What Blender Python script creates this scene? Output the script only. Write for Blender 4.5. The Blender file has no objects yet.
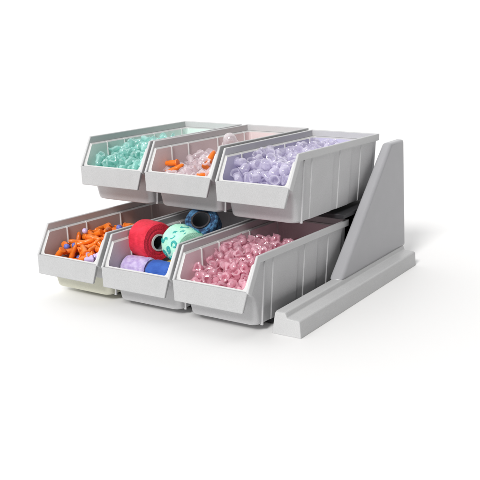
import bpy, bmesh, math, random
from mathutils import Vector, Matrix, Quaternion
SC = bpy.context.scene
COL = SC.collection
PI = math.pi

# ---------------------------------------------------------------- helpers
def link(o, parent=None):
    COL.objects.link(o)
    if parent is not None:
        o.parent = parent
    return o

def mesh_obj(name, verts, faces, mat, parent=None, smooth=False, bevel=0, seg=2, mats=None):
    me = bpy.data.meshes.new(name)
    me.from_pydata([tuple(v) for v in verts], [], faces)
    me.update()
    for m in (mats or [mat]):
        me.materials.append(m)
    bm = bmesh.new(); bm.from_mesh(me)
    bmesh.ops.recalc_face_normals(bm, faces=bm.faces)
    bm.to_mesh(me); bm.free()
    o = link(bpy.data.objects.new(name, me), parent)
    finish(o, smooth, bevel, seg)
    return o

def finish(o, smooth=False, bevel=0, seg=2):
    me = o.data
    if bevel:
        b = o.modifiers.new('bevel', 'BEVEL'); b.width = bevel; b.segments = seg
        b.limit_method = 'ANGLE'; b.angle_limit = math.radians(28)
        b.harden_normals = False
    if smooth or bevel:
        for p in me.polygons: p.use_smooth = True
        try:
            me.set_sharp_from_angle(angle=math.radians(42))
        except Exception:
            pass

def box(name, x0, x1, y0, y1, z0, z1, mat, parent=None, bevel=0):
    v = [(x, y, z) for z in (z0, z1) for y in (y0, y1) for x in (x0, x1)]
    f = [(0,1,3,2),(4,5,7,6),(0,1,5,4),(2,3,7,6),(0,2,6,4),(1,3,7,5)]
    return mesh_obj(name, v, f, mat, parent, bevel=bevel)

def lathe_data(prof, n=24):
    """closed surface of revolution about z; profile points (r, z); r==0 ends collapse"""
    vs, fs, rings = [], [], []
    for r, z in prof:
        if r < 1e-7:
            rings.append([len(vs)]); vs.append((0, 0, z))
        else:
            rings.append(list(range(len(vs), len(vs)+n)))
            for i in range(n):
                a = 2*PI*i/n
                vs.append((r*math.cos(a), r*math.sin(a), z))
    for a, b in zip(rings, rings[1:]):
        for i in range(n):
            j = (i+1) % n
            if len(a) == 1 and len(b) == 1: continue
            if len(a) == 1: fs.append((a[0], b[i], b[j]))
            elif len(b) == 1: fs.append((a[i], a[j], b[0]))
            else: fs.append((a[i], a[j], b[j], b[i]))
    return vs, fs

def empty(name, loc=(0,0,0), label=None, cat=None, group=None):
    o = bpy.data.objects.new(name, None); COL.objects.link(o)
    o.empty_display_size = .02
    o.location = loc
    tag(o, label, cat, group)
    return o

def tag(o, label=None, cat=None, group=None, kind=None):
    if label: o['label'] = label
    if cat: o['category'] = cat
    if group: o['group'] = group
    if kind: o['kind'] = kind
    return o

# ---------------------------------------------------------------- materials
def new_mat(name):
    m = bpy.data.materials.new(name); m.use_nodes = True
    nt = m.node_tree
    return m, nt, nt.nodes, nt.links, nt.nodes['Principled BSDF']

def plastic(name, col, rough=.42, speck=.06, bump=.25, mottle=.04, scale=900):
    """moulded grey plastic: faint speckle, faint mottling and an orange-peel grain"""
    m, nt, N, L, P = new_mat(name)
    tc = N.new('ShaderNodeTexCoord')
    n1 = N.new('ShaderNodeTexNoise'); n1.inputs['Scale'].default_value = scale; n1.inputs['Detail'].default_value = 1.5
    n2 = N.new('ShaderNodeTexNoise'); n2.inputs['Scale'].default_value = 35; n2.inputs['Detail'].default_value = 3
    L.new(tc.outputs['Object'], n1.inputs['Vector']); L.new(tc.outputs['Object'], n2.inputs['Vector'])
    r1 = N.new('ShaderNodeMapRange'); r1.inputs[1].default_value = .3; r1.inputs[2].default_value = .7
    r1.inputs[3].default_value = 1-speck; r1.inputs[4].default_value = 1+speck*.6
    r2 = N.new('ShaderNodeMapRange'); r2.inputs[1].default_value = .3; r2.inputs[2].default_value = .7
    r2.inputs[3].default_value = 1-mottle; r2.inputs[4].default_value = 1+mottle
    L.new(n1.outputs['Fac'], r1.inputs[0]); L.new(n2.outputs['Fac'], r2.inputs[0])
    mu = N.new('ShaderNodeMath'); mu.operation = 'MULTIPLY'
    L.new(r1.outputs[0], mu.inputs[0]); L.new(r2.outputs[0], mu.inputs[1])
    vm = N.new('ShaderNodeVectorMath'); vm.operation = 'SCALE'; vm.inputs[0].default_value = col
    L.new(mu.outputs[0], vm.inputs['Scale']); L.new(vm.outputs[0], P.inputs['Base Color'])
    b = N.new('ShaderNodeBump'); b.inputs['Strength'].default_value = bump; b.inputs['Distance'].default_value = .0002
    L.new(n1.outputs['Fac'], b.inputs['Height']); L.new(b.outputs[0], P.inputs['Normal'])
    P.inputs['Roughness'].default_value = rough
    P.inputs['Specular IOR Level'].default_value = .4
    return m

def clear(name, col, trans=.75, rough=.07, var=.15):
    m, nt, N, L, P = new_mat(name)
    oi = N.new('ShaderNodeObjectInfo')
    r = N.new('ShaderNodeMapRange'); r.inputs[3].default_value = 1-var; r.inputs[4].default_value = 1+var*.5
    L.new(oi.outputs['Random'], r.inputs[0])
    vm = N.new('ShaderNodeVectorMath'); vm.operation = 'SCALE'; vm.inputs[0].default_value = col
    L.new(r.outputs[0], vm.inputs['Scale']); L.new(vm.outputs[0], P.inputs['Base Color'])
    # thin clear moulding: part of the light passes straight through, tinted, the rest is scattered or reflected
    P.inputs['Roughness'].default_value = rough
    P.inputs['IOR'].default_value = 1.5
    P.inputs['Coat Weight'].default_value = .8
    P.inputs['Coat Roughness'].default_value = .03
    T = N.new('ShaderNodeBsdfTransparent'); T.inputs['Color'].default_value = (*[1-(1-c)*.30 for c in col], 1)
    TL = N.new('ShaderNodeBsdfTranslucent'); L.new(vm.outputs[0], TL.inputs['Color'])
    lw = N.new('ShaderNodeLayerWeight'); lw.inputs['Blend'].default_value = .35
    mr = N.new('ShaderNodeMapRange'); mr.inputs[3].default_value = 1-trans; mr.inputs[4].default_value = .92
    L.new(lw.outputs['Facing'], mr.inputs[0])
    nz = N.new('ShaderNodeTexNoise'); nz.inputs['Scale'].default_value = 260; nz.inputs['Detail'].default_value = 1
    tcc = N.new('ShaderNodeTexCoord'); L.new(tcc.outputs['Object'], nz.inputs['Vector'])
    bp = N.new('ShaderNodeBump'); bp.inputs['Strength'].default_value = .7; bp.inputs['Distance'].default_value = .0009
    L.new(nz.outputs['Fac'], bp.inputs['Height']); L.new(bp.outputs[0], P.inputs['Normal'])
    m1 = N.new('ShaderNodeMixShader'); m1.inputs[0].default_value = .45
    L.new(P.outputs[0], m1.inputs[1]); L.new(TL.outputs[0], m1.inputs[2])
    m2 = N.new('ShaderNodeMixShader')
    L.new(mr.outputs[0], m2.inputs[0]); L.new(T.outputs[0], m2.inputs[1]); L.new(m1.outputs[0], m2.inputs[2])
    G = N.new('ShaderNodeBsdfGlossy'); G.inputs['Roughness'].default_value = .06
    L.new(bp.outputs[0], G.inputs['Normal'])
    lw2 = N.new('ShaderNodeLayerWeight'); lw2.inputs['Blend'].default_value = .2
    pw = N.new('ShaderNodeMath'); pw.operation = 'POWER'; pw.inputs[1].default_value = 2; L.new(lw2.outputs['Facing'], pw.inputs[0])
    mg = N.new('ShaderNodeMapRange'); mg.inputs[3].default_value = .09; mg.inputs[4].default_value = .45; L.new(pw.outputs[0], mg.inputs[0])
    ge = N.new('ShaderNodeNewGeometry')                       # no mirror on the inner side of a thin wall
    iv = N.new('ShaderNodeMath'); iv.operation = 'SUBTRACT'; iv.inputs[0].default_value = 1; L.new(ge.outputs['Backfacing'], iv.inputs[1])
    ml = N.new('ShaderNodeMath'); ml.operation = 'MULTIPLY'; L.new(mg.outputs[0], ml.inputs[0]); L.new(iv.outputs[0], ml.inputs[1])
    m3 = N.new('ShaderNodeMixShader'); L.new(ml.outputs[0], m3.inputs[0])
    L.new(m2.outputs[0], m3.inputs[1]); L.new(G.outputs[0], m3.inputs[2])
    L.new(m3.outputs[0], N['Material Output'].inputs['Surface'])
    return m

def solid(name, col, rough=.35, var=.12, sss=0):
    m, nt, N, L, P = new_mat(name)
    oi = N.new('ShaderNodeObjectInfo')
    r = N.new('ShaderNodeMapRange'); r.inputs[3].default_value = 1-var; r.inputs[4].default_value = 1+var*.5
    L.new(oi.outputs['Random'], r.inputs[0])
    vm = N.new('ShaderNodeVectorMath'); vm.operation = 'SCALE'; vm.inputs[0].default_value = col
    L.new(r.outputs[0], vm.inputs['Scale']); L.new(vm.outputs[0], P.inputs['Base Color'])
    P.inputs['Roughness'].default_value = rough
    if sss:
        P.inputs['Subsurface Weight'].default_value = sss
        P.inputs['Subsurface Radius'].default_value = (1, .5, .3)
        P.inputs['Subsurface Scale'].default_value = .004
    return m

def bandage(name, c1, c2, mottle_scale=90, contrast=(.35,.65), r_axis='x'):
    """crinkled cohesive bandage: fine crepe bumps across the wrap, two colours mottled"""
    m, nt, N, L, P = new_mat(name)
    tc = N.new('ShaderNodeTexCoord')
    n = N.new('ShaderNodeTexNoise'); n.inputs['Scale'].default_value = mottle_scale; n.inputs['Detail'].default_value = 4
    L.new(tc.outputs['Object'], n.inputs['Vector'])
    cr = N.new('ShaderNodeValToRGB')
    cr.color_ramp.elements[0].position = contrast[0]; cr.color_ramp.elements[0].color = (*c1, 1)
    cr.color_ramp.elements[1].position = contrast[1]; cr.color_ramp.elements[1].color = (*c2, 1)
    L.new(n.outputs['Fac'], cr.inputs[0]); L.new(cr.outputs[0], P.inputs['Base Color'])
    mp = N.new('ShaderNodeMapping'); mp.inputs['Scale'].default_value = (1, 1, .22)
    L.new(tc.outputs['Object'], mp.inputs['Vector'])
    n2 = N.new('ShaderNodeTexNoise'); n2.inputs['Scale'].default_value = 650; n2.inputs['Detail'].default_value = 3
    L.new(mp.outputs[0], n2.inputs['Vector'])
    n3 = N.new('ShaderNodeTexNoise'); n3.inputs['Scale'].default_value = 70; n3.inputs['Detail'].default_value = 2
    L.new(tc.outputs['Object'], n3.inputs['Vector'])
    ad = N.new('ShaderNodeMath'); ad.operation = 'ADD'
    L.new(n2.outputs['Fac'], ad.inputs[0]); L.new(n3.outputs['Fac'], ad.inputs[1])
    b = N.new('ShaderNodeBump'); b.inputs['Strength'].default_value = .8; b.inputs['Distance'].default_value = .0012
    L.new(ad.outputs[0], b.inputs['Height']); L.new(b.outputs[0], P.inputs['Normal'])
    P.inputs['Roughness'].default_value = .75
    P.inputs['Sheen Weight'].default_value = .05
    return m

GREY   = plastic('grey_plastic', (.55,.55,.560), mottle=.025, speck=.07)
GREY_R = plastic('grey_rim_plastic', (.565,.568,.574), rough=.36, mottle=.02, speck=.04)
GREY_L = plastic('grey_lip_plastic', (.452,.455,.460), rough=.40, mottle=.025, speck=.09)
EDGE   = plastic('edge_highlight_plastic', (.64,.638,.634), rough=.35, mottle=.02, speck=.03)  # lighter grey that paints the bright edge lines into the colour
PANEL  = plastic('panel_plastic', (.40,.40,.418), rough=.28, speck=.025, mottle=.02)
FOOT   = plastic('foot_plastic', (.56,.562,.566), rough=.4, speck=.08, mottle=.02)
DARK   = plastic('dark_rack_plastic', (.022,.022,.025), rough=.5)
CREAM  = plastic('cream_underside_plastic', (.62,.615,.51))

# ---------------------------------------------------------------- bins
W, H, LEN = .0565, .095, .225
YR, YL, ZA, ZB = -.0177, -.0407, .0547, .0295      # rim front y, lip top y and z, lip bottom z
Z_WALL = H-.0095                                   # top of the wall, below the rim band

STEPS = [(.020,.083),(.100,.136),(.166,.206)]      # raised panels on the outside
RIBS = [.014,.054,.129,.204]                  # ribs on the inside
def stations():
    s = []
    for a, b in STEPS: s += [(a, 'o'), (a+.0013, 'o'), (b-.0013, 'o'), (b, 'o')]
    for y in RIBS: s += [(y-.0015, 'i'), (y-.0006, 'i'), (y+.0006, 'i'), (y+.0015, 'i')]
    return sorted(set(v for v, _ in s))
ST = stations()
def off_out(y):
    for a, b in STEPS:
        if a+.0011 < y < b-.0011: return .0011
    return 0.
def off_in(y):
    for r in RIBS:
        if abs(y-r) < .0009: return .0015
    return 0.
def ring(z, hw, yf, yb, rf, rb, inner, inset=0.):
    """horizontal section of the bin wall, same point count at every level"""
    hw -= inset; yf += inset; yb -= inset
    pts = []
    nf = 6
    for i in range(nf):                                     # front-left corner: from front edge to the left side
        a = -PI/2 - (PI/2)*i/(nf-1)
        pts.append((-hw+rf+rf*math.cos(a), yf+rf+rf*math.sin(a), z))
    for y in ST:
        o = (-off_in(y) if inner else off_out(y))
        pts.append((-hw-o, y, z))
    for i in range(4):
        a = PI - (PI/2)*i/3
        pts.append((-hw+rb+rb*math.cos(a), yb-rb+rb*math.sin(a), z))
    for i in range(4):
        a = PI/2 - (PI/2)*i/3
        pts.append((hw-rb+rb*math.cos(a), yb-rb+rb*math.sin(a), z))
    for y in reversed(ST):
        o = (-off_in(y) if inner else off_out(y))
        pts.append((hw+o, y, z))
    for i in range(nf):
        a = 0 - (PI/2)*i/(nf-1)
        pts.append((hw-rf+rf*math.cos(a), yf+rf+rf*math.sin(a), z))
    return pts
def hw_out(z): return .0504 + (.0541-.0504)*z/Z_WALL
def yf_out(z):
    ks = [(0,-.0120),(.0295,-.0180),(.044,-.0235),(.055,-.0388),(.2,-.0388)]
    for (a,ya),(b,yb) in zip(ks, ks[1:]):
        if z <= b: return ya+(yb-ya)*(z-a)/(b-a)
    return -.0388
slant = Vector((0, YR-YL, H-ZA)).normalized()
def body_mesh(mats, fz=.040):
    """0 outside, 1 inside, 2 lower front"""
    lev = []
    for z, ins in ((.0030,.0035),(.0040,.0010),(.0062,0),(.0295,0),(.044,0),(.055,0),(Z_WALL,0)):
        rf = .0105 - .0065*min(1, z/.055)
        lev.append((ring(z, hw_out(z), yf_out(z), LEN-.002, rf, .006, False, ins), 0))
    t = .0046
    for z, t in ((Z_WALL, .0022), (Z_WALL-.0019, .0048), (.055, .0048), (fz+.003, .0048)):
        rf = .011 - .008*min(1, z/.055)
        lev.append((ring(z, hw_out(z)-t, yf_out(z)+.003, LEN-.002-.003, rf, .005, True), 1))
    lev.append((ring(fz, hw_out(fz)-t, yf_out(fz)+.003, LEN-.005, .009, .005, True, .003), 1))
    n = len(lev[0][0])
    bm = bmesh.new()
    rings = [[bm.verts.new(p) for p in l[0]] for l in lev]
    for k in range(len(rings)-1):
        a, b = rings[k], rings[k+1]
        for i in range(n):
            j = (i+1) % n
            f = bm.faces.new((a[i], a[j], b[j], b[i]))
            f.material_index = 3 if k == 7 else 1 if k > 7 else 0
            if k < 3 : f.material_index = 2
    f = bm.faces.new(rings[0]); f.material_index = 2
    f = bm.faces.new(rings[-1]); f.material_index = 1
    bmesh.ops.recalc_face_normals(bm, faces=bm.faces)
    for f in bm.faces:                                      # painted highlight: paler ledge and crests of the ribs
        c = f.calc_center_median()
        if f.material_index == 0 and abs(f.normal.z) > .9 and c.z > Z_WALL-.0005: f.material_index = 3
        if f.material_index == 1 and .05 < c.z and any(abs(c.y-q) < .0011 for q in RIBS): f.material_index = 3
    # open the front along the slanted edge
    inward = Vector((0, slant.z, -slant.y))
    co = Vector((0, YL, ZA)) + inward*.0035
    geom = bm.verts[:]+bm.edges[:]+bm.faces[:]
    bmesh.ops.bisect_plane(bm, geom=geom, plane_co=co, plane_no=-inward, clear_outer=True)
    cap = bmesh.ops.holes_fill(bm, edges=[e for e in bm.edges if e.is_boundary], sides=0)['faces']
    for f in cap: f.material_index = 3
    bmesh.ops.recalc_face_normals(bm, faces=bm.faces)
    me = bpy.data.meshes.new('body'); bm.to_mesh(me); bm.free()
    for m in mats: me.materials.append(m)
    for p in me.polygons: p.use_smooth = True
    me.set_sharp_from_angle(angle=math.radians(24))
    return me

def rim_mesh():
    wo, wi = W, W-.0034
    d = .0098
    inward = Vector((0, slant.z, -slant.y))
    A = Vector((0, YL, ZA-.001)); B = Vector((0, YR, H))
    A2 = A + inward*d
    # mitre at B
    ang = math.acos(max(-1, min(1, slant.dot(Vector((0,1,0))))))
    B2 = B + (inward + Vector((0,0,-1))).normalized() * (d/math.cos(ang/2))
    secs = []
    def sec(x0, x1, top, bot): return [(x0, top.y, top.z), (x0, bot.y, bot.z), (x1, bot.y, bot.z), (x1, top.y, top.z)]
    secs.append(sec(-wo, -wi, A, A2)); secs.append(sec(-wo, -wi, B, B2))
    # back corners
    for s in (-1, 1):
        secs.append([(s*wo, LEN, H), (s*wo, LEN, H-d), (s*wi, LEN-.004, H-d), (s*wi, LEN-.004, H)])
    secs.append(sec(wo, wi, B, B2)); secs.append(sec(wo, wi, A, A2))
    vs, fs = [], []
    for s in secs: vs += s
    for k in range(len(secs)-1):
        for i in range(4):
            j = (i+1) % 4
            fs.append((4*k+i, 4*k+j, 4*k+4+j, 4*k+4+i))
    fs.append((0,1,2,3)); e = 4*(len(secs)-1); fs.append((e,e+1,e+2,e+3))
    return vs, fs

def lip_mesh():
    a, b = .0556, .0508
    vs = [(-a,YL,ZA+.0003),(a,YL,ZA+.0003),(a-.001,YL+.0068,ZA-.0002),(-a+.001,YL+.0068,ZA-.0002),
          (-b,-.0445,ZB-.0008),(b,-.0445,ZB-.0008),(b,-.0405,ZB-.0008),(-b,-.0405,ZB-.0008)]
    fs = [(0,1,2,3),(4,5,6,7),(0,1,5,4),(2,3,7,6),(0,3,7,4),(1,2,6,5)]
    return vs, fs

_proto = {}
def make_bin(label, inner_col, loc, rz, under=None, fz=.040):
    t = empty('storage_bin', loc, label, 'bin', 'grey open front bins on the two tier rack')
    t.rotation_euler = (-.016, 0, rz)
    inner = plastic('bin_inside_spill_plastic', inner_col, rough=.5, speck=.05)
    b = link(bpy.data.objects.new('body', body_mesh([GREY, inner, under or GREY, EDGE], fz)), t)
    vs, fs = rim_mesh(); r = mesh_obj('rim', vs, fs, GREY_R, t, bevel=.0010)
    vs, fs = lip_mesh(); mesh_obj('front_lip', vs, fs, GREY_L, t, bevel=.0011, seg=3)
    for s in (-1, 1):
        x0, x1 = sorted((s*.0480, s*.0520))
        v = []
        for z, dx in ((.0022, .0006), (Z_WALL-.001, .0034)):
            for y in (-.0012, .0012):
                for x in (x0, x1): v.append((x+s*dx, y, z))
        f = [(0,1,3,2),(4,5,7,6),(0,1,5,4),(2,3,7,6),(0,2,6,4),(1,3,7,5)]
        mesh_obj('corner_rib', v, f, GREY, t, bevel=.0004, seg=1)
    return t

PITCH = .12
BINS = {  # key: (column, y, z, yaw)
 'U0': (-1, .0999+.0056, .1156, .0119), 'U1': (0, .0999+.0035, .1165, -.0077), 'U2': (1, .0999, .1148, -.0058),
 'L0': (-1, .0058, .0060, -.018), 'L1': (0, .0034, .0056, .002), 'L2': (1, 0, .0066, -.0097)}
def bin_loc(k):
    c, y, z, r = BINS[k]; return (c*PITCH, y, z)
def bin_mat(k):
    c, y, z, r = BINS[k]
    return Matrix.Translation((c*PITCH, y, z)) @ Matrix.Rotation(r, 4, 'Z') @ Matrix.Rotation(-.016, 4, 'X')

# ---------------------------------------------------------------- small pieces (profiles about z, centred)
def centred(prof):
    zs = [z for _, z in prof]; m = (min(zs)+max(zs))/2
    return [(r, z-m) for r, z in prof]
PROF = {
 'bulb': centred([(r*.80, z*.80) for r, z in [(.0078,.0002),(.0088,0),(.0092,.0006),(.0088,.0013),(.0074,.0018),(.0070,.004),(.0080,.0075),(.0082,.0105),(.0072,.0138),(.0048,.0163),(.002,.0173),(0,.0175),
            (0,.0166),(.0018,.0163),(.0042,.0153),(.0062,.0131),(.0071,.0103),(.0069,.0075),(.0060,.004),(.0062,.0014),(.0078,.0002)]]),
 'stub': centred([(.0036,.0),(.0060,.0),(.0064,.0006),(.0060,.0012),(.0046,.0018),(.0043,.006),(.0046,.010),(.0040,.0130),(.0022,.0146),(0,.0150),
            (0,.0142),(.0018,.0138),(.0033,.0125),(.0038,.0098),(.0035,.006),(.0036,.0)]),
 'petal': centred([(.0036,.0),(.0066,.0),(.0070,.0005),(.0064,.0010),(.0048,.0014),(.0044,.004),(.0048,.0065),(.0038,.0088),(.0018,.0098),(0,.0100),
            (0,.0093),(.0016,.0090),(.0031,.0082),(.0040,.0064),(.0037,.004),(.0036,.0)]),
 'finger': centred([(0,0),(.0030,0),(.0048,.0003),(.0052,.0012),(.0050,.0022),(.0040,.0028),(.0042,.008),(.0040,.012),(.0034,.0135),(.0036,.015),(.0033,.021),(.0024,.0255),(.001,.027),(0,.0272)]),
 'bead': centred([(0,0),(.002,.0001),(.0042,.0012),(.0052,.0035),(.0052,.0055),(.0042,.0078),(.002,.0089),(0,.009)]),
 'dome': centred([(.0112,.0),(.0150,.0),(.0155,.0010),(.0148,.0020),(.0122,.0026),(.0118,.010),(.0110,.016),(.0085,.0215),(.004,.0245),(0,.025),
            (0,.0236),(.0036,.0232),(.0075,.0204),(.0098,.0155),(.0106,.010),(.0112,.0)]),
}

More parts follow.
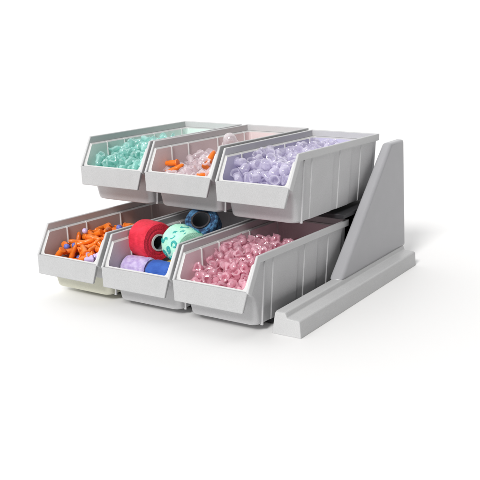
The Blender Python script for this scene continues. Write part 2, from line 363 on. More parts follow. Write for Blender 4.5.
# settled poses of the loose pieces, in each bin's own space: profile, kind, x, y, z, quaternion
POSES = {
 'U0': [
  ['stub','teal',.0176,-.0052,.0448,.473,-.318,-.699,-.432],
  ['stub','teal',.0112,.0059,.0472,.064,.912,-.302,-.27],
  ['stub','teal',-.0394,-.0122,.0448,.288,.124,.758,-.572],
  ['stub','teal',.0285,-.0051,.0491,.216,-.023,.543,-.811],
  ['stub','teal',-.0053,.0278,.054,.233,-.458,-.638,-.573],
  ['stub','teal',.011,-.0074,.0521,.52,-.551,.542,.365],
  ['stub','teal',.0028,-.0018,.0535,.367,.272,-.226,.861],
  ['stub','teal',.0252,.0065,.0563,.344,-.779,-.003,-.524],
  ['stub','teal',-.0284,.0343,.0494,.478,.355,-.163,-.786],
  ['stub','teal',-.0199,-.0191,.0586,.284,-.359,-.659,-.596],
  ['stub','teal',-.0146,-.0184,.0474,.097,-.854,.496,-.123],
  ['stub','teal',.0303,-.001,.0606,.417,-.139,.695,.569],
  ['stub','teal',-.0005,.0279,.0629,.032,.596,.059,-.8],
  ['stub','teal',-.003,-.0219,.05,.473,.219,-.834,-.18],
  ['stub','teal',.0099,-.0224,.0541,.724,.623,.12,-.269],
  ['stub','teal',-.0002,-.0128,.0575,.15,-.897,-.402,.107],
  ['stub','teal',.0153,.0402,.0645,.315,.642,.095,-.693],
  ['stub','teal',.0213,.0144,.0605,.818,.239,-.415,.317],
  ['stub','teal',-.0305,-.0119,.053,.04,-.089,-.978,-.184],
  ['stub','teal',-.026,.0101,.0496,.376,.115,-.29,.872],
  ['stub','teal',-.0261,.0931,.0712,.628,-.464,-.024,-.625],
  ['stub','teal',-.0238,.0197,.0556,.149,.352,-.918,-.106],
  ['stub','teal',-.0356,.0707,.0701,.541,-.352,-.751,.14],
  ['stub','teal',-.0154,.0541,.0698,.362,-.441,.206,-.795],
  ['stub','teal',-.0053,.007,.0604,.545,.08,.237,-.8],
  ['stub','teal',-.0224,.0388,.0594,.128,.894,.41,.126],
  ['stub','teal',.0173,.0259,.0627,.33,-.776,-.535,.053],
  ['stub','teal',.027,.0075,.066,.441,-.417,.753,.254],
  ['stub','teal',.0142,.0315,.071,.087,-.763,-.253,-.589],
  ['stub','teal',-.0432,-.0168,.0526,.018,-.177,-.891,.417],
  ['stub','teal',-.0122,.0437,.0633,.463,-.078,-.491,-.734],
  ['stub','teal',-.0096,-.0049,.0519,.285,.3,.517,.75],
  ['stub','teal',.0027,.0399,.0678,.664,-.222,.16,-.696],
  ['stub','teal',.0215,-.0182,.0553,.605,.765,-.209,-.076],
  ['stub','teal',-.043,.0335,.0638,.781,-.523,-.265,-.216],
  ['stub','teal',-.0143,.0157,.0474,.036,-.988,.107,.103],
  ['stub','teal',-.0037,.0517,.0702,.743,-.666,-.065,.024],
  ['stub','teal',-.0294,-.0212,.0486,.494,.193,-.832,-.162],
  ['stub','teal',.043,-.0237,.0527,.303,.02,.384,-.872],
  ['stub','teal',.0109,.001,.0616,.811,.25,-.522,-.08],
  ['stub','teal',-.0045,-.0041,.0632,.227,-.042,.94,.25],
  ['stub','teal',-.0397,.0117,.0609,.732,.088,.655,.167],
  ['stub','teal',.0304,-.022,.0577,.002,.238,.951,-.199],
  ['stub','teal',.0044,.0163,.0605,.056,-.418,-.332,-.844],
  ['stub','teal',-.0154,.0757,.0766,.388,-.151,-.909,.009],
  ['stub','teal',-.0397,.0758,.0778,.751,-.078,.655,-.038],
  ['stub','teal',-.0097,-.0152,.0605,.37,-.925,-.011,-.084],
  ['stub','teal',-.0254,.0506,.0757,.035,-.751,.285,.594],
  ['stub','teal',-.0135,.0188,.0738,.225,-.969,-.028,-.103],
  ['stub','teal',.0381,-.0091,.0629,.841,.455,-.22,-.19],
  ['stub','teal',.0152,-.0163,.0629,.516,.755,-.326,.241],
  ['stub','teal',-.0248,.0653,.0743,.562,.782,.105,-.25],
  ['stub','teal',.0001,.0771,.0784,.514,-.833,.2,-.041],
  ['stub','teal',-.0354,.0354,.0695,.606,-.451,-.572,-.319],
  ['stub','teal',-.0279,.0826,.0763,.651,-.507,-.478,.301],
  ['stub','teal',-.0146,.0335,.0683,.159,-.084,.577,.797],
  ['stub','teal',-.0211,.1041,.0728,.389,-.281,.83,-.284],
  ['stub','teal',-.0249,-.001,.0573,.505,-.558,-.307,-.583],
  ['stub','teal',-.0378,.0003,.0612,.627,-.582,-.283,.434],
  ['stub','teal',.0037,.0082,.0695,.6,.757,.086,.244],
  ['stub','teal',.0427,-.0183,.0642,.447,-.086,.277,.846],
  ['stub','teal',-.0057,.0868,.0776,.659,.416,.026,-.626],
  ['stub','teal',-.0392,.0196,.0726,.601,-.571,-.143,-.541],
  ['stub','teal',-.0356,-.0227,.0609,.315,.615,.696,-.193],
  ['stub','teal',.0131,.0634,.0805,.004,-.674,-.453,-.584],
  ['stub','teal',.0128,.0432,.0745,.03,-.281,.745,-.605],
  ['stub','teal',-.0428,.0488,.0735,.829,-.461,.071,.309],
  ['stub','teal',.0261,.019,.0711,.241,.509,-.805,.186],
  ['stub','teal',-.0219,-.0079,.0655,.605,.776,-.165,-.066],
  ['stub','teal',-.0207,.0347,.0786,.001,.486,.873,.047],
  ['stub','teal',.0237,.048,.0811,.91,.329,.05,.247],
  ['stub','teal',.0363,.0167,.0727,.021,-.896,.404,.187],
  ['stub','teal',.0227,.0722,.0804,.416,-.189,-.8,-.39],
  ['stub','teal',-.0281,.0429,.07,.514,-.636,-.574,-.05],
  ['stub','teal',-.0332,.0223,.0621,.232,-.888,.371,-.141],
  ['stub','teal',-.0166,.0048,.0629,.089,.806,.574,.116],
  ['stub','teal',-.0054,.0327,.0721,.501,-.632,-.522,-.28],
  ['stub','teal',-.0108,.0155,.0632,.497,.428,.335,-.677],
  ['stub','teal',-.0123,.0464,.0772,.811,-.515,-.05,-.273],
  ['stub','teal',.0179,.0171,.0782,.007,-.418,.705,-.574],
  ['stub','teal',-.0015,.0193,.0704,.022,.643,.765,.031],
  ['stub','teal',-.0248,.0246,.0752,.298,-.588,.026,-.751],
  ['stub','teal',-.0211,.0185,.0677,.294,-.295,.69,.591],
  ['stub','teal',.0126,.0129,.0697,.199,.104,-.751,-.621],
  ['stub','teal',.0037,.0536,.0798,.946,-.127,.247,-.168],
  ['stub','teal',.0047,.0368,.0796,.116,.487,.364,.785],
  ['stub','teal',-.0096,.115,.0768,.252,.831,-.161,-.469],
  ['stub','teal',-.0426,-.0084,.0625,.063,-.701,.65,.287],
  ['stub','teal',.0262,.0282,.08,.466,-.805,-.335,.148],
  ['stub','teal',-.0124,.0596,.0788,.106,.77,.101,.621],
  ['stub','teal',-.0142,.105,.0797,.332,.307,.85,-.269],
  ['stub','teal',-.0079,.0025,.0738,.73,.287,-.61,.113],
  ['stub','teal',.0164,.0406,.0832,.404,.531,.739,-.089],
  ['stub','teal',-.0094,.0543,.0862,.766,.083,-.611,-.182],
  ['stub','teal',.0251,.0819,.0836,.062,-.92,.026,-.387],
  ['stub','teal',.0116,.0777,.0838,.616,-.783,.013,.081],
 ],
 'U1': [
  ['stub','pp',-.0386,.038,.045,.633,-.408,.654,-.075],
  ['stub','pp',.0052,-.0017,.0448,.622,-.712,.288,.155],
  ['petal','pq',-.0054,.041,.0452,.183,-.122,.957,.188],
  ['stub','pp',.0421,-.0212,.0493,.235,.322,-.303,.866],
  ['petal','pq',-.0359,-.0177,.045,.308,.818,.051,-.484],
  ['stub','pp',.0124,.0158,.0448,.109,.76,.109,.631],
  ['stub','pp',-.0142,-.0145,.0475,.441,.0,.0,-.897],
  ['stub','pp',-.0311,.048,.0473,.485,-.24,.826,-.156],
  ['stub','pp',-.0211,.008,.0448,.053,-.708,.297,.638],
  ['stub','pp',-.0057,-.0015,.0449,.638,.768,.053,-.03],
  ['stub','pp',-.0033,.0112,.0448,.624,-.068,.765,-.143],
  ['petal','pq',-.0316,.0233,.0449,.04,.574,-.582,-.575],
  ['stub','pp',-.0354,.0011,.045,.614,.594,.496,-.158],
  ['stub','pp',-.0026,-.0187,.0466,.327,-.133,.922,.16],
  ['stub','pp',.0237,.019,.0499,.453,-.526,.719,.026],
  ['petal','pq',-.0163,.024,.0451,.228,.856,-.457,.084],
  ['stub','pp',.0163,-.008,.0534,.58,.241,.347,.697],
  ['stub','pp',-.0158,.051,.0464,.396,.411,-.801,-.181],
  ['stub','pp',-.0106,.0369,.0527,.341,.909,-.002,-.239],
  ['stub','pp',.0287,-.0026,.0472,.116,-.673,-.695,-.225],
  ['stub','pp',.0228,-.0212,.0486,.384,-.613,.648,-.239],
  ['stub','pp',.0036,.0367,.0598,.263,.876,.401,.056],
  ['petal','pq',-.0057,.0537,.0533,.183,-.451,-.787,-.38],
  ['petal','pq',-.0288,-.0094,.0454,.594,-.024,-.794,.127],
  ['stub','pp',-.0414,.0559,.0547,.369,.001,-.827,.424],
  ['petal','pq',-.0042,.0177,.0539,.321,.901,-.187,.226],
  ['stub','pp',-.0016,-.0126,.0562,.828,.32,-.155,-.434],
  ['stub','pp',.0231,.0046,.0559,.332,.265,-.882,.204],
  ['petal','pq',-.0292,.0329,.0455,.05,-.932,-.303,.193],
  ['stub','pp',.0341,-.0139,.0549,.045,-.38,-.556,-.738],
  ['stub','pp',-.0406,.0288,.0547,.656,-.292,-.477,.507],
  ['stub','pp',-.0065,.0266,.059,.768,.465,-.19,.397],
  ['stub','pp',-.04,.0822,.0586,.551,.807,-.019,.212],
  ['stub','pp',-.0189,.0609,.0607,.049,-.295,-.204,.932],
  ['petal','pq',-.04,.0191,.0482,.844,.334,.413,.083],
  ['stub','pp',.0135,.0108,.0539,.164,.766,-.419,.459],
  ['petal','pq',-.0253,.043,.0539,.118,.709,-.608,-.338],
  ['petal','pq',-.0052,.0459,.0595,.052,.914,-.174,.364],
  ['stub','pp',-.015,.1105,.0596,.302,.9,-.201,.244],
  ['stub','pp',.0008,.0905,.0629,.228,-.597,.748,.177],
  ['stub','pp',.0117,.0533,.0616,.575,-.696,-.383,.197],
  ['stub','pp',-.0427,.0445,.0519,.002,.65,-.733,-.201],
  ['stub','pp',-.0052,.0988,.062,.217,.434,.299,-.822],
  ['stub','pp',-.043,.107,.0532,.427,.648,-.586,.232],
  ['petal','pq',-.0279,.1046,.0629,.499,.332,.102,-.794],
  ['petal','pq',.0128,.026,.0501,.148,-.957,-.068,-.239],
  ['petal','pq',-.0086,.0628,.0643,.092,-.44,-.793,-.411],
  ['stub','pp',-.0255,-.0217,.0527,.789,.597,-.145,.014],
  ['stub','pp',-.0432,.0676,.0656,.167,.066,-.781,.599],
  ['petal','pq',-.001,.029,.0669,.597,-.654,-.425,.188],
  ['stub','pp',-.018,.0508,.064,.779,.108,-.441,-.432],
  ['stub','pp',-.0108,-.0051,.0531,.285,.667,.218,.654],
  ['petal','pq',-.0315,.0667,.0598,.463,.012,.829,.314],
  ['stub','pp',-.0329,.0778,.0671,.574,-.239,-.783,.0],
  ['petal','pq',.0348,.0008,.0587,.268,-.676,.101,.679],
  ['stub','pp',-.0422,.1013,.0613,.161,.837,.417,-.317],
  ['stub','pp',-.0202,.0704,.0637,.786,.233,-.553,.15],
  ['stub','pp',-.0336,.039,.0609,.256,.9,-.168,.312],
  ['stub','pp',-.0229,.0305,.0535,.332,.249,.837,.356],
  ['petal','pq',-.0145,.0151,.0509,.06,-.847,-.479,-.221],
  ['stub','pp',-.0368,.0118,.0541,.458,.693,-.346,-.436],
  ['stub','pp',.0122,.0348,.0649,.222,.502,.685,-.479],
  ['stub','pp',.0198,.0296,.0594,.221,-.355,-.881,-.221],
  ['petal','pq',.028,.0172,.0633,.489,-.776,.069,.393],
  ['stub','pp',-.0171,.0389,.0625,.504,.351,.07,.786],
  ['stub','pp',.0056,.0641,.0661,.123,.319,.675,.654],
  ['stub','pp',-.0393,-.0044,.0524,.374,.689,.337,.521],
  ['stub','pp',.0092,.0224,.0589,.323,.454,.343,.756],
  ['stub','pp',-.0047,.1084,.068,.333,-.378,.416,-.757],
  ['stub','pp',-.0308,.0891,.0652,.082,.513,.304,-.799],
  ['stub','pp',.0285,.0252,.0692,.448,-.116,.881,-.096],
  ['petal','pq',-.0106,.0881,.0646,.245,.447,.848,.149],
  ['stub','pp',.0258,.0379,.0634,.592,.509,-.377,-.498],
  ['stub','pp',.0046,.0502,.0685,.411,-.481,.253,-.732],
  ['stub','pp',.0169,.0066,.0657,.097,.125,-.898,-.409],
  ['petal','pq',.011,.0888,.0685,.716,-.037,.692,.087],
  ['stub','pp',.0006,.0002,.0557,.096,-.78,-.567,-.247],
  ['stub','pp',.008,-.0194,.0474,.09,-.945,-.313,-.029],
  ['stub','pp',-.0163,.0248,.0584,.105,-.506,.855,-.043],
 ],
 'U2': [
  ['bulb','lav',-.0003,.0418,.0463,.416,.029,.74,.528],
  ['bulb','lav',.0262,.015,.047,.058,.0,-.0,.998],
  ['bulb','lav',.0133,.042,.047,.86,.0,-.0,.51],
  ['bulb','lav',.0295,.0455,.047,.102,-.848,-.345,.39],
  ['bulb','lav',.0229,.0285,.0484,.791,-.61,-.025,.032],
  ['bulb','lav',-.0122,.0332,.0466,.603,.022,.741,.295],
  ['bulb','lav',-.0081,.0192,.0467,.591,-.545,.503,-.316],
  ['bulb','lav',-.0096,-.017,.0466,.642,.113,.733,-.194],
  ['bulb','lav',-.033,.0437,.0463,.361,-.717,-.186,-.567],
  ['bulb','lav',.0204,-.0142,.0467,.666,-.736,-.021,-.124],
  ['bulb','lav',.0066,.0139,.0468,.425,-.322,-.845,-.021],
  ['bulb','lav',-.0305,.1518,.0538,.506,-.467,.388,.613],
  ['bulb','lav',-.0083,.0887,.0581,.437,-.485,-.703,.283],
  ['bulb','lav',-.0306,.1051,.0599,.032,-.302,-.949,-.085],
  ['bulb','lav',.0063,.0277,.0463,.046,.05,.738,.671],
  ['bulb','lav',-.0233,.1169,.0551,.549,-.632,-.546,.026],
  ['bulb','lav',-.0192,.0577,.0566,.705,-.351,.407,.464],
  ['bulb','lav',.0364,.0212,.0531,.246,-.342,.863,-.279],
  ['bulb','lav',-.0062,.0504,.057,.231,.265,-.424,-.835],
  ['bulb','lav',-.0167,-.0001,.0464,.404,.038,-.764,-.501],
  ['bulb','lav',-.0384,.0026,.0463,.136,.547,.498,.659],
  ['bulb','lav',.0206,.0543,.051,.838,.217,.432,.251],
  ['bulb','lav',-.0384,.0679,.0464,.296,.088,.797,-.519],
  ['bulb','lav',.0225,.0392,.0567,.89,.163,-.398,.149],
  ['bulb','lav',-.0038,-.0065,.0514,.52,-.689,-.213,.458],
  ['bulb','lav',-.0416,.097,.0614,.701,-.097,-.013,.707],
  ['bulb','lav',.0167,.0076,.054,.321,-.681,.638,-.161],
  ['bulb','lav',.0272,.0487,.0649,.436,-.163,-.857,-.221],
  ['bulb','lav',-.0412,.0171,.047,.119,-.552,-.81,.16],
  ['bulb','lav',-.0187,.046,.0471,.205,-.643,.731,.098],
  ['bulb','lav',-.0325,.063,.0573,.654,-.26,.525,.478],
  ['bulb','lav',-.0416,.146,.0586,.426,.888,-.17,-.004],
  ['bulb','lav',.0312,-.0045,.0464,.159,-.148,-.726,.653],
  ['bulb','lav',-.0002,.0475,.0681,.22,.177,.808,.518],
  ['bulb','lav',.0155,.0222,.0585,.49,.575,.57,.323],
  ['bulb','lav',-.0273,.0752,.0613,.342,.823,.454,-.009],
  ['bulb','lav',.0071,.1378,.0592,.4,-.39,.732,-.389],
  ['bulb','lav',.0074,.0395,.0594,.53,.528,.663,-.008],
  ['bulb','lav',.0092,.0597,.0595,.066,-.114,.988,.079],
  ['bulb','lav',-.0411,.0526,.0524,.564,.608,-.539,.147],
  ['bulb','lav',.0113,-.0016,.0464,.634,-.765,-.087,.072],
  ['bulb','lav',-.0059,.0069,.0523,.404,.761,-.486,-.143],
  ['bulb','lav',-.0071,.1108,.0601,.572,.196,.772,.194],
  ['bulb','lav',-.0167,.1453,.0599,.399,-.194,.394,.805],
  ['stub','ls',-.0186,.108,.0629,.052,.443,.881,-.157],
  ['bulb','lav',.0287,.0073,.0585,.098,-.715,.685,-.101],
  ['bulb','lav',.0017,.0276,.0589,.012,-.582,.048,-.812],
  ['bulb','lav',-.0406,.1574,.0658,.353,.57,-.46,-.582],
  ['bulb','lav',-.0014,.154,.0669,.034,-.207,.73,-.651],
  ['bulb','lav',-.0412,.1363,.0679,.183,.189,-.274,-.925],
  ['bulb','lav',.0244,-.0055,.0574,.357,-.332,.436,-.757],
  ['stub','ls',-.0247,.0174,.0449,.546,.421,-.645,-.329],
  ['stub','ls',-.0103,.0282,.0572,.171,.428,-.69,.558],
  ['bulb','lav',.0014,.0141,.0609,.207,.104,-.819,-.525],
  ['bulb','lav',-.0084,.0685,.0604,.571,-.339,-.015,.748],
  ['bulb','lav',.025,.1112,.0715,.518,-.551,-.47,.455],
  ['bulb','lav',-.0263,.0084,.053,.715,.159,-.342,.589],
  ['bulb','lav',.0062,-.0167,.047,.049,.608,-.792,-.014],
  ['stub','ls',-.0289,.0894,.0649,.506,.217,.078,-.831],
  ['bulb','lav',-.0312,.0799,.0746,.302,.305,.85,-.306],
  ['bulb','lav',-.0266,.1511,.0666,.399,.867,-.244,-.173],
  ['bulb','lav',.0161,.0325,.0679,.066,-.054,.966,.243],
  ['bulb','lav',-.0403,.0316,.0466,.029,.741,.023,.67],
  ['bulb','lav',.0248,-.0191,.0593,.164,-.143,-.758,-.615],
  ['bulb','lav',-.02,.0944,.078,.074,.958,-.112,.254],
  ['bulb','lav',-.0167,.0971,.0644,.219,-.462,.858,-.046],
  ['bulb','lav',-.0408,-.014,.0464,.197,-.231,.703,.643],
  ['bulb','lav',-.0379,.003,.0598,.981,-.059,.075,-.17],
  ['stub','ls',-.0407,.1483,.0729,.422,.356,-.711,-.435],
  ['bulb','lav',-.031,.1014,.0732,.456,-.567,-.685,.028],
  ['bulb','lav',-.016,.0816,.0688,.01,-.985,.027,-.172],
  ['bulb','lav',.0001,.1972,.061,.868,-.05,-.003,.494],
  ['bulb','lav',-.0221,-.0038,.0599,.889,-.023,.339,.308],
  ['bulb','lav',-.0087,-.0057,.0633,.775,-.065,.617,-.12],
  ['bulb','lav',.002,.1685,.058,.419,-.259,-.518,.699],
  ['bulb','lav',-.0301,-.0071,.0495,.744,-.12,-.442,-.486],
  ['bulb','lav',.0041,.0723,.0649,.869,-.227,.44,-.002],
  ['bulb','lav',-.0224,.1614,.0746,.449,-.363,-.774,-.259],
  ['bulb','lav',-.0039,.0835,.0726,.215,.629,-.63,.402],
  ['bulb','lav',.029,.0301,.0659,.744,-.074,-.418,.516],
  ['bulb','lav',-.0269,.1198,.067,.621,.399,-.673,.053],
  ['bulb','lav',-.0001,.1686,.071,.441,.809,-.07,-.382],
  ['bulb','lav',.0148,.1653,.0658,.734,.365,.164,.549],
  ['bulb','lav',-.0222,.0654,.0678,.222,.674,-.698,.096],
  ['bulb','lav',-.007,-.0182,.0592,.535,-.132,.682,.481],
  ['stub','ls',.0432,.0279,.0694,.867,-.462,.005,-.186],
  ['bulb','lav',-.0194,.021,.0587,.822,.298,.423,-.237],
  ['stub','ls',-.0211,.1769,.0636,.149,.856,-.378,-.321],
  ['bulb','lav',-.015,.0414,.0611,.208,.914,-.088,.337],
  ['bulb','lav',.007,.1197,.063,.318,.531,.216,.755],
  ['bulb','lav',.0097,.0835,.0704,.358,.282,-.176,.873],
  ['bulb','lav',-.0352,.021,.0586,.528,.567,.624,-.103],
  ['bulb','lav',.0099,.1087,.0737,.706,.017,-.144,-.693],
  ['bulb','lav',-.041,.0618,.0679,.475,.029,-.846,-.238],
  ['bulb','lav',-.026,.0306,.047,.023,-.969,.2,-.142],
  ['bulb','lav',-.0327,.1783,.0679,.036,-.828,-.387,-.404],
  ['bulb','lav',-.0414,.1848,.0604,.281,.558,-.73,.278],
  ['stub','ls',-.0176,.007,.0603,.189,.46,-.124,-.859],
  ['bulb','lav',.0404,-.0139,.0465,.398,-.721,-.171,-.541],
  ['bulb','lav',-.0085,.0577,.0691,.674,.306,-.201,.642],
  ['bulb','lav',-.0092,.1175,.0727,.63,.725,.147,.236],
  ['bulb','lav',-.0275,.1872,.0591,.505,.794,.283,-.187],
  ['bulb','lav',.0172,.0726,.0762,.145,.471,-.302,.816],
  ['bulb','lav',-.0278,.1387,.071,.551,.132,-.738,-.366],
  ['bulb','lav',-.0413,.1208,.0611,.249,-.735,.578,.253],
  ['bulb','lav',.0294,.1312,.0671,.072,-.038,.497,.864],
  ['bulb','lav',-.0416,.0446,.0627,.801,-.575,.053,.157],
  ['bulb','lav',.0061,.1306,.0711,.403,.757,.512,.052],
  ['bulb','lav',.0153,.0448,.0715,.945,.117,.294,.084],
  ['stub','ls',-.043,.0577,.08,.257,-.512,.644,.507],
  ['bulb','lav',.0332,.1268,.0786,.819,-.391,-.346,-.237],
  ['bulb','lav',-.0038,.1001,.0682,.447,.127,.528,-.711],
  ['stub','ls',.033,.0179,.0698,.181,.883,-.353,.252],
  ['bulb','lav',.031,.1534,.0717,.632,-.673,-.352,-.155],
  ['bulb','lav',.0413,.0098,.0607,.014,-.05,.532,-.845],
  ['bulb','lav',-.0338,.1271,.076,.914,.186,.36,.002],
  ['bulb','lav',-.005,.1406,.0641,.08,.143,.755,.635],
  ['bulb','lav',-.0375,.1637,.0777,.3,.51,-.462,.661],
  ['bulb','lav',-.0411,.0936,.0745,.516,-.674,.199,.49],
  ['bulb','lav',-.0395,.1124,.0718,.292,.901,.321,.007],
  ['bulb','lav',-.0208,.0517,.069,.26,.166,.743,.595],
  ['bulb','lav',-.0378,.07,.08,.448,.775,.422,.144],
  ['bulb','lav',.002,.031,.0719,.109,-.023,-.58,.807],
  ['bulb','lav',.0117,.1469,.0679,.437,-.892,-.077,.087],
  ['bulb','lav',.0175,.0957,.0688,.64,-.071,.636,.427],
  ['bulb','lav',-.0299,.0406,.0682,.701,-.699,-.129,-.055],
  ['stub','ls',.0199,.063,.068,.835,-.253,-.395,.289],
  ['bulb','lav',-.0116,.1492,.0735,.043,-.702,.504,.502],
  ['bulb','lav',.0214,.0137,.0709,.582,-.132,-.076,.799],
  ['bulb','lav',-.0408,.212,.0599,.651,.651,.275,-.275],
  ['bulb','lav',-.0303,.0583,.0771,.375,-.803,-.462,-.035],
  ['stub','ls',-.0115,.0274,.0681,.041,-.709,.178,-.681],
  ['bulb','lav',.009,.0031,.0641,.553,-.541,-.043,-.632],
  ['bulb','lav',-.0402,-.011,.0591,.328,-.759,-.498,-.261],
  ['bulb','lav',.0183,.1552,.076,.503,.801,.133,-.294],
  ['bulb','lav',.0413,-.0039,.0576,.081,.809,.569,.121],
  ['bulb','lav',-.0415,.0291,.0692,.144,-.848,.489,.141],
  ['bulb','lav',-.0349,.1962,.0788,.267,.128,.795,.53],
  ['bulb','lav',-.0307,-.0229,.0556,.42,.61,.67,-.037],
  ['bulb','lav',.007,.0604,.073,.675,-.644,-.205,-.296],
  ['bulb','lav',-.0416,.0138,.068,.667,-.278,-.326,-.609],
  ['stub','ls',-.0213,-.0165,.0569,.052,.757,.651,-.032],
  ['bulb','lav',.041,.0429,.0721,.891,.043,.404,-.202],
  ['bulb','lav',-.0021,.0002,.0736,.159,-.282,-.936,-.138],
  ['bulb','lav',-.0096,.038,.0743,.174,.635,-.75,-.064],
  ['bulb','lav',-.0267,.027,.069,.273,-.945,.178,.014],
  ['bulb','lav',.0033,.1199,.0783,.323,.6,.714,.161],
  ['bulb','lav',-.0249,.188,.074,.208,.784,-.186,.554],
  ['bulb','lav',.0175,.1224,.0736,.586,.763,-.272,.022],
  ['bulb','lav',.0092,.0178,.0732,.316,.132,.44,.83],
  ['bulb','lav',.0034,.0974,.0799,.108,.868,.301,-.38],
  ['bulb','lav',-.0006,.1415,.0771,.488,-.828,.181,-.21],
  ['bulb','lav',.0378,.0032,.0718,.696,-.674,-.245,-.03],
  ['bulb','lav',.0129,.1888,.0685,.585,.078,-.457,.666],
  ['stub','ls',-.0275,.0203,.0788,.766,-.529,-.2,-.305],
  ['bulb','lav',-.0122,.1051,.0778,.313,-.875,.085,.359],
  ['bulb','lav',-.009,.1886,.0713,.497,.077,-.384,-.774],
  ['bulb','lav',.0203,.0562,.0769,.29,-.554,.053,.779],
  ['stub','ls',.0071,-.0121,.0603,.269,.669,.653,.233],
  ['bulb','lav',.0207,.1374,.0752,.413,.362,-.822,.155],
  ['bulb','lav',.0304,.0696,.0732,.52,-.829,-.207,-.014],
  ['stub','ls',.0132,.0038,.0754,.244,-.344,-.605,-.676],
  ['bulb','lav',.0124,.1753,.0738,.874,.455,.087,-.147],
  ['bulb','lav',-.0127,.1993,.0638,.622,.432,.504,-.414],
  ['bulb','lav',-.0313,-.006,.0684,.067,-.355,-.294,-.885],
  ['bulb','lav',-.0408,.0007,.075,.497,.506,.482,.514],
  ['bulb','lav',-.0153,.0148,.0704,.133,.439,-.875,.154],
  ['stub','ls',-.0295,.0103,.0689,.939,.275,-.035,-.202],
  ['bulb','lav',-.0043,.0695,.0753,.125,.883,.36,-.274],
  ['bulb','lav',.0411,-.0174,.0602,.048,.479,.597,.641],
  ['bulb','lav',.0058,.1592,.0784,.198,.532,-.805,.172],
  ['bulb','lav',-.0255,.2069,.0712,.461,.646,.534,.292],
  ['stub','ls',-.0212,.1255,.0793,.079,-.852,-.383,-.349],
  ['bulb','lav',.0345,.0324,.0773,.535,.782,.173,.269],
  ['stub','ls',.0194,.1671,.0797,.802,-.12,-.393,.434],
  ['bulb','lav',.0279,.0849,.0757,.183,-.425,-.739,.49],
  ['bulb','lav',-.0025,.0179,.0794,.451,-.741,.389,.311],
  ['bulb','lav',-.0248,.1748,.0783,.142,-.119,-.654,-.734],
  ['bulb','lav',.0028,.1947,.0745,.187,.932,-.292,-.111],
  ['bulb','lav',-.0391,.2098,.073,.153,-.225,-.922,.275],
  ['bulb','lav',-.0126,.2111,.0751,.524,.598,.463,-.391],
  ['bulb','lav',.0243,.0008,.0719,.13,.886,-.445,-.021],
  ['bulb','lav',-.0169,.1984,.0766,.052,-.869,-.464,-.162],
  ['bulb','lav',.0317,-.0127,.0703,.131,.161,.735,-.646],
  ['stub','ls',.0152,.0885,.0794,.513,.217,.762,-.331],
  ['bulb','lav',-.0384,.1974,.0666,.27,.718,.345,.54],
  ['bulb','lav',.0166,-.0112,.0669,.167,.125,-.858,.469],
  ['bulb','lav',-.0201,.0033,.073,.618,-.207,-.755,-.073],
  ['bulb','lav',-.0402,.0423,.0761,.167,-.75,.612,.186],
  ['bulb','lav',-.012,.1751,.0746,.303,-.587,-.723,-.202],
 ],
 'L0': [
  ['finger','or',.0014,.0662,.0497,.7,.209,.653,.198],
  ['finger','or',.002,.065,.0573,.153,.595,.546,-.57],
  ['finger','or',.0322,.0094,.0438,.552,-.738,-.013,-.387],
  ['finger','or',.0064,-.0112,.044,.5,-.301,.676,-.45],
  ['finger','or',-.0189,.0098,.0438,.129,-.733,.089,-.662],
  ['finger','or',-.0337,-.0082,.0439,.487,-.405,-.619,-.464],
  ['bead','bl',-.016,.0012,.0449,.401,.401,-.583,-.583],
  ['finger','or',-.0182,.017,.0479,.365,-.242,.568,-.697],
  ['finger','or',.0076,-.0196,.0444,.581,.425,.593,.36],
  ['finger','or',-.0111,-.0069,.0438,.623,-.479,.562,.258],
  ['finger','or',-.0093,.0504,.0579,.396,-.592,-.64,-.287],
  ['finger','or',-.0102,.0357,.0573,.689,-.324,-.62,-.19],
  ['finger','or',.0221,.0444,.0597,.022,-.758,-.218,-.615],
  ['finger','or',-.0145,.0211,.054,.451,-.637,-.325,.534],
  ['finger','or',.0234,.0188,.0538,.058,-.804,.485,-.338],
  ['finger','or',-.0341,.0016,.0497,.334,.667,.363,.558],
  ['finger','or',-.0259,.0145,.0514,.043,.587,-.372,.718],
  ['finger','or',.0016,.0041,.0545,.026,.164,.687,.708],
  ['stub','pu',.0402,-.0165,.0597,.685,-.085,-.719,.078],
  ['finger','or',.006,.0509,.0665,.395,-.627,-.514,.432],
  ['finger','or',.0355,-.0064,.051,.485,-.651,.078,.579],
  ['finger','or',-.0373,.1488,.0529,.473,.842,.088,.244],
  ['finger','or',-.0351,.0442,.0592,.627,.572,.117,.515],
  ['finger','or',-.0409,.0263,.0439,.306,-.438,-.596,-.599],
  ['finger','or',.0124,.0033,.0536,.557,-.468,.592,.347],
  ['finger','or',.0082,.0331,.0651,.521,.669,-.189,.495],
  ['finger','or',.0061,.0215,.0617,.623,-.317,-.541,-.467],
  ['finger','or',-.044,.0986,.0621,.287,.088,-.429,.852],
  ['finger','or',.0159,-.0135,.0501,.592,-.124,.79,.101],
  ['finger','or',-.0278,.0267,.0601,.657,-.381,.619,.204],
  ['finger','or',-.0147,.0695,.0593,.558,.205,.743,.308],
  ['finger','or',-.044,.0297,.061,.947,-.138,-.09,-.275],
  ['finger','or',-.0018,.0863,.0698,.784,-.265,-.558,-.064],
  ['finger','or',.0171,-.0205,.0555,.446,.754,-.375,-.302],
  ['finger','or',-.0253,.09,.0624,.477,-.767,-.429,.016],
  ['finger','or',-.0383,-.0185,.0504,.368,.167,-.915,.004],
  ['finger','or',.0237,.0518,.0738,.657,.724,.086,.192],
  ['finger','or',-.0343,.0358,.0653,.739,.342,.58,-.022],
  ['finger','or',.0159,.0384,.0699,.249,-.579,-.02,.776],
  ['finger','or',-.0017,.004,.0626,.572,-.597,.035,-.561],
  ['finger','or',-.0256,-.0011,.0553,.692,-.563,.387,-.233],
  ['finger','or',.0048,.0561,.0736,.756,.601,.233,-.116],
  ['finger','or',.01,.1184,.0629,.134,.801,.505,-.293],
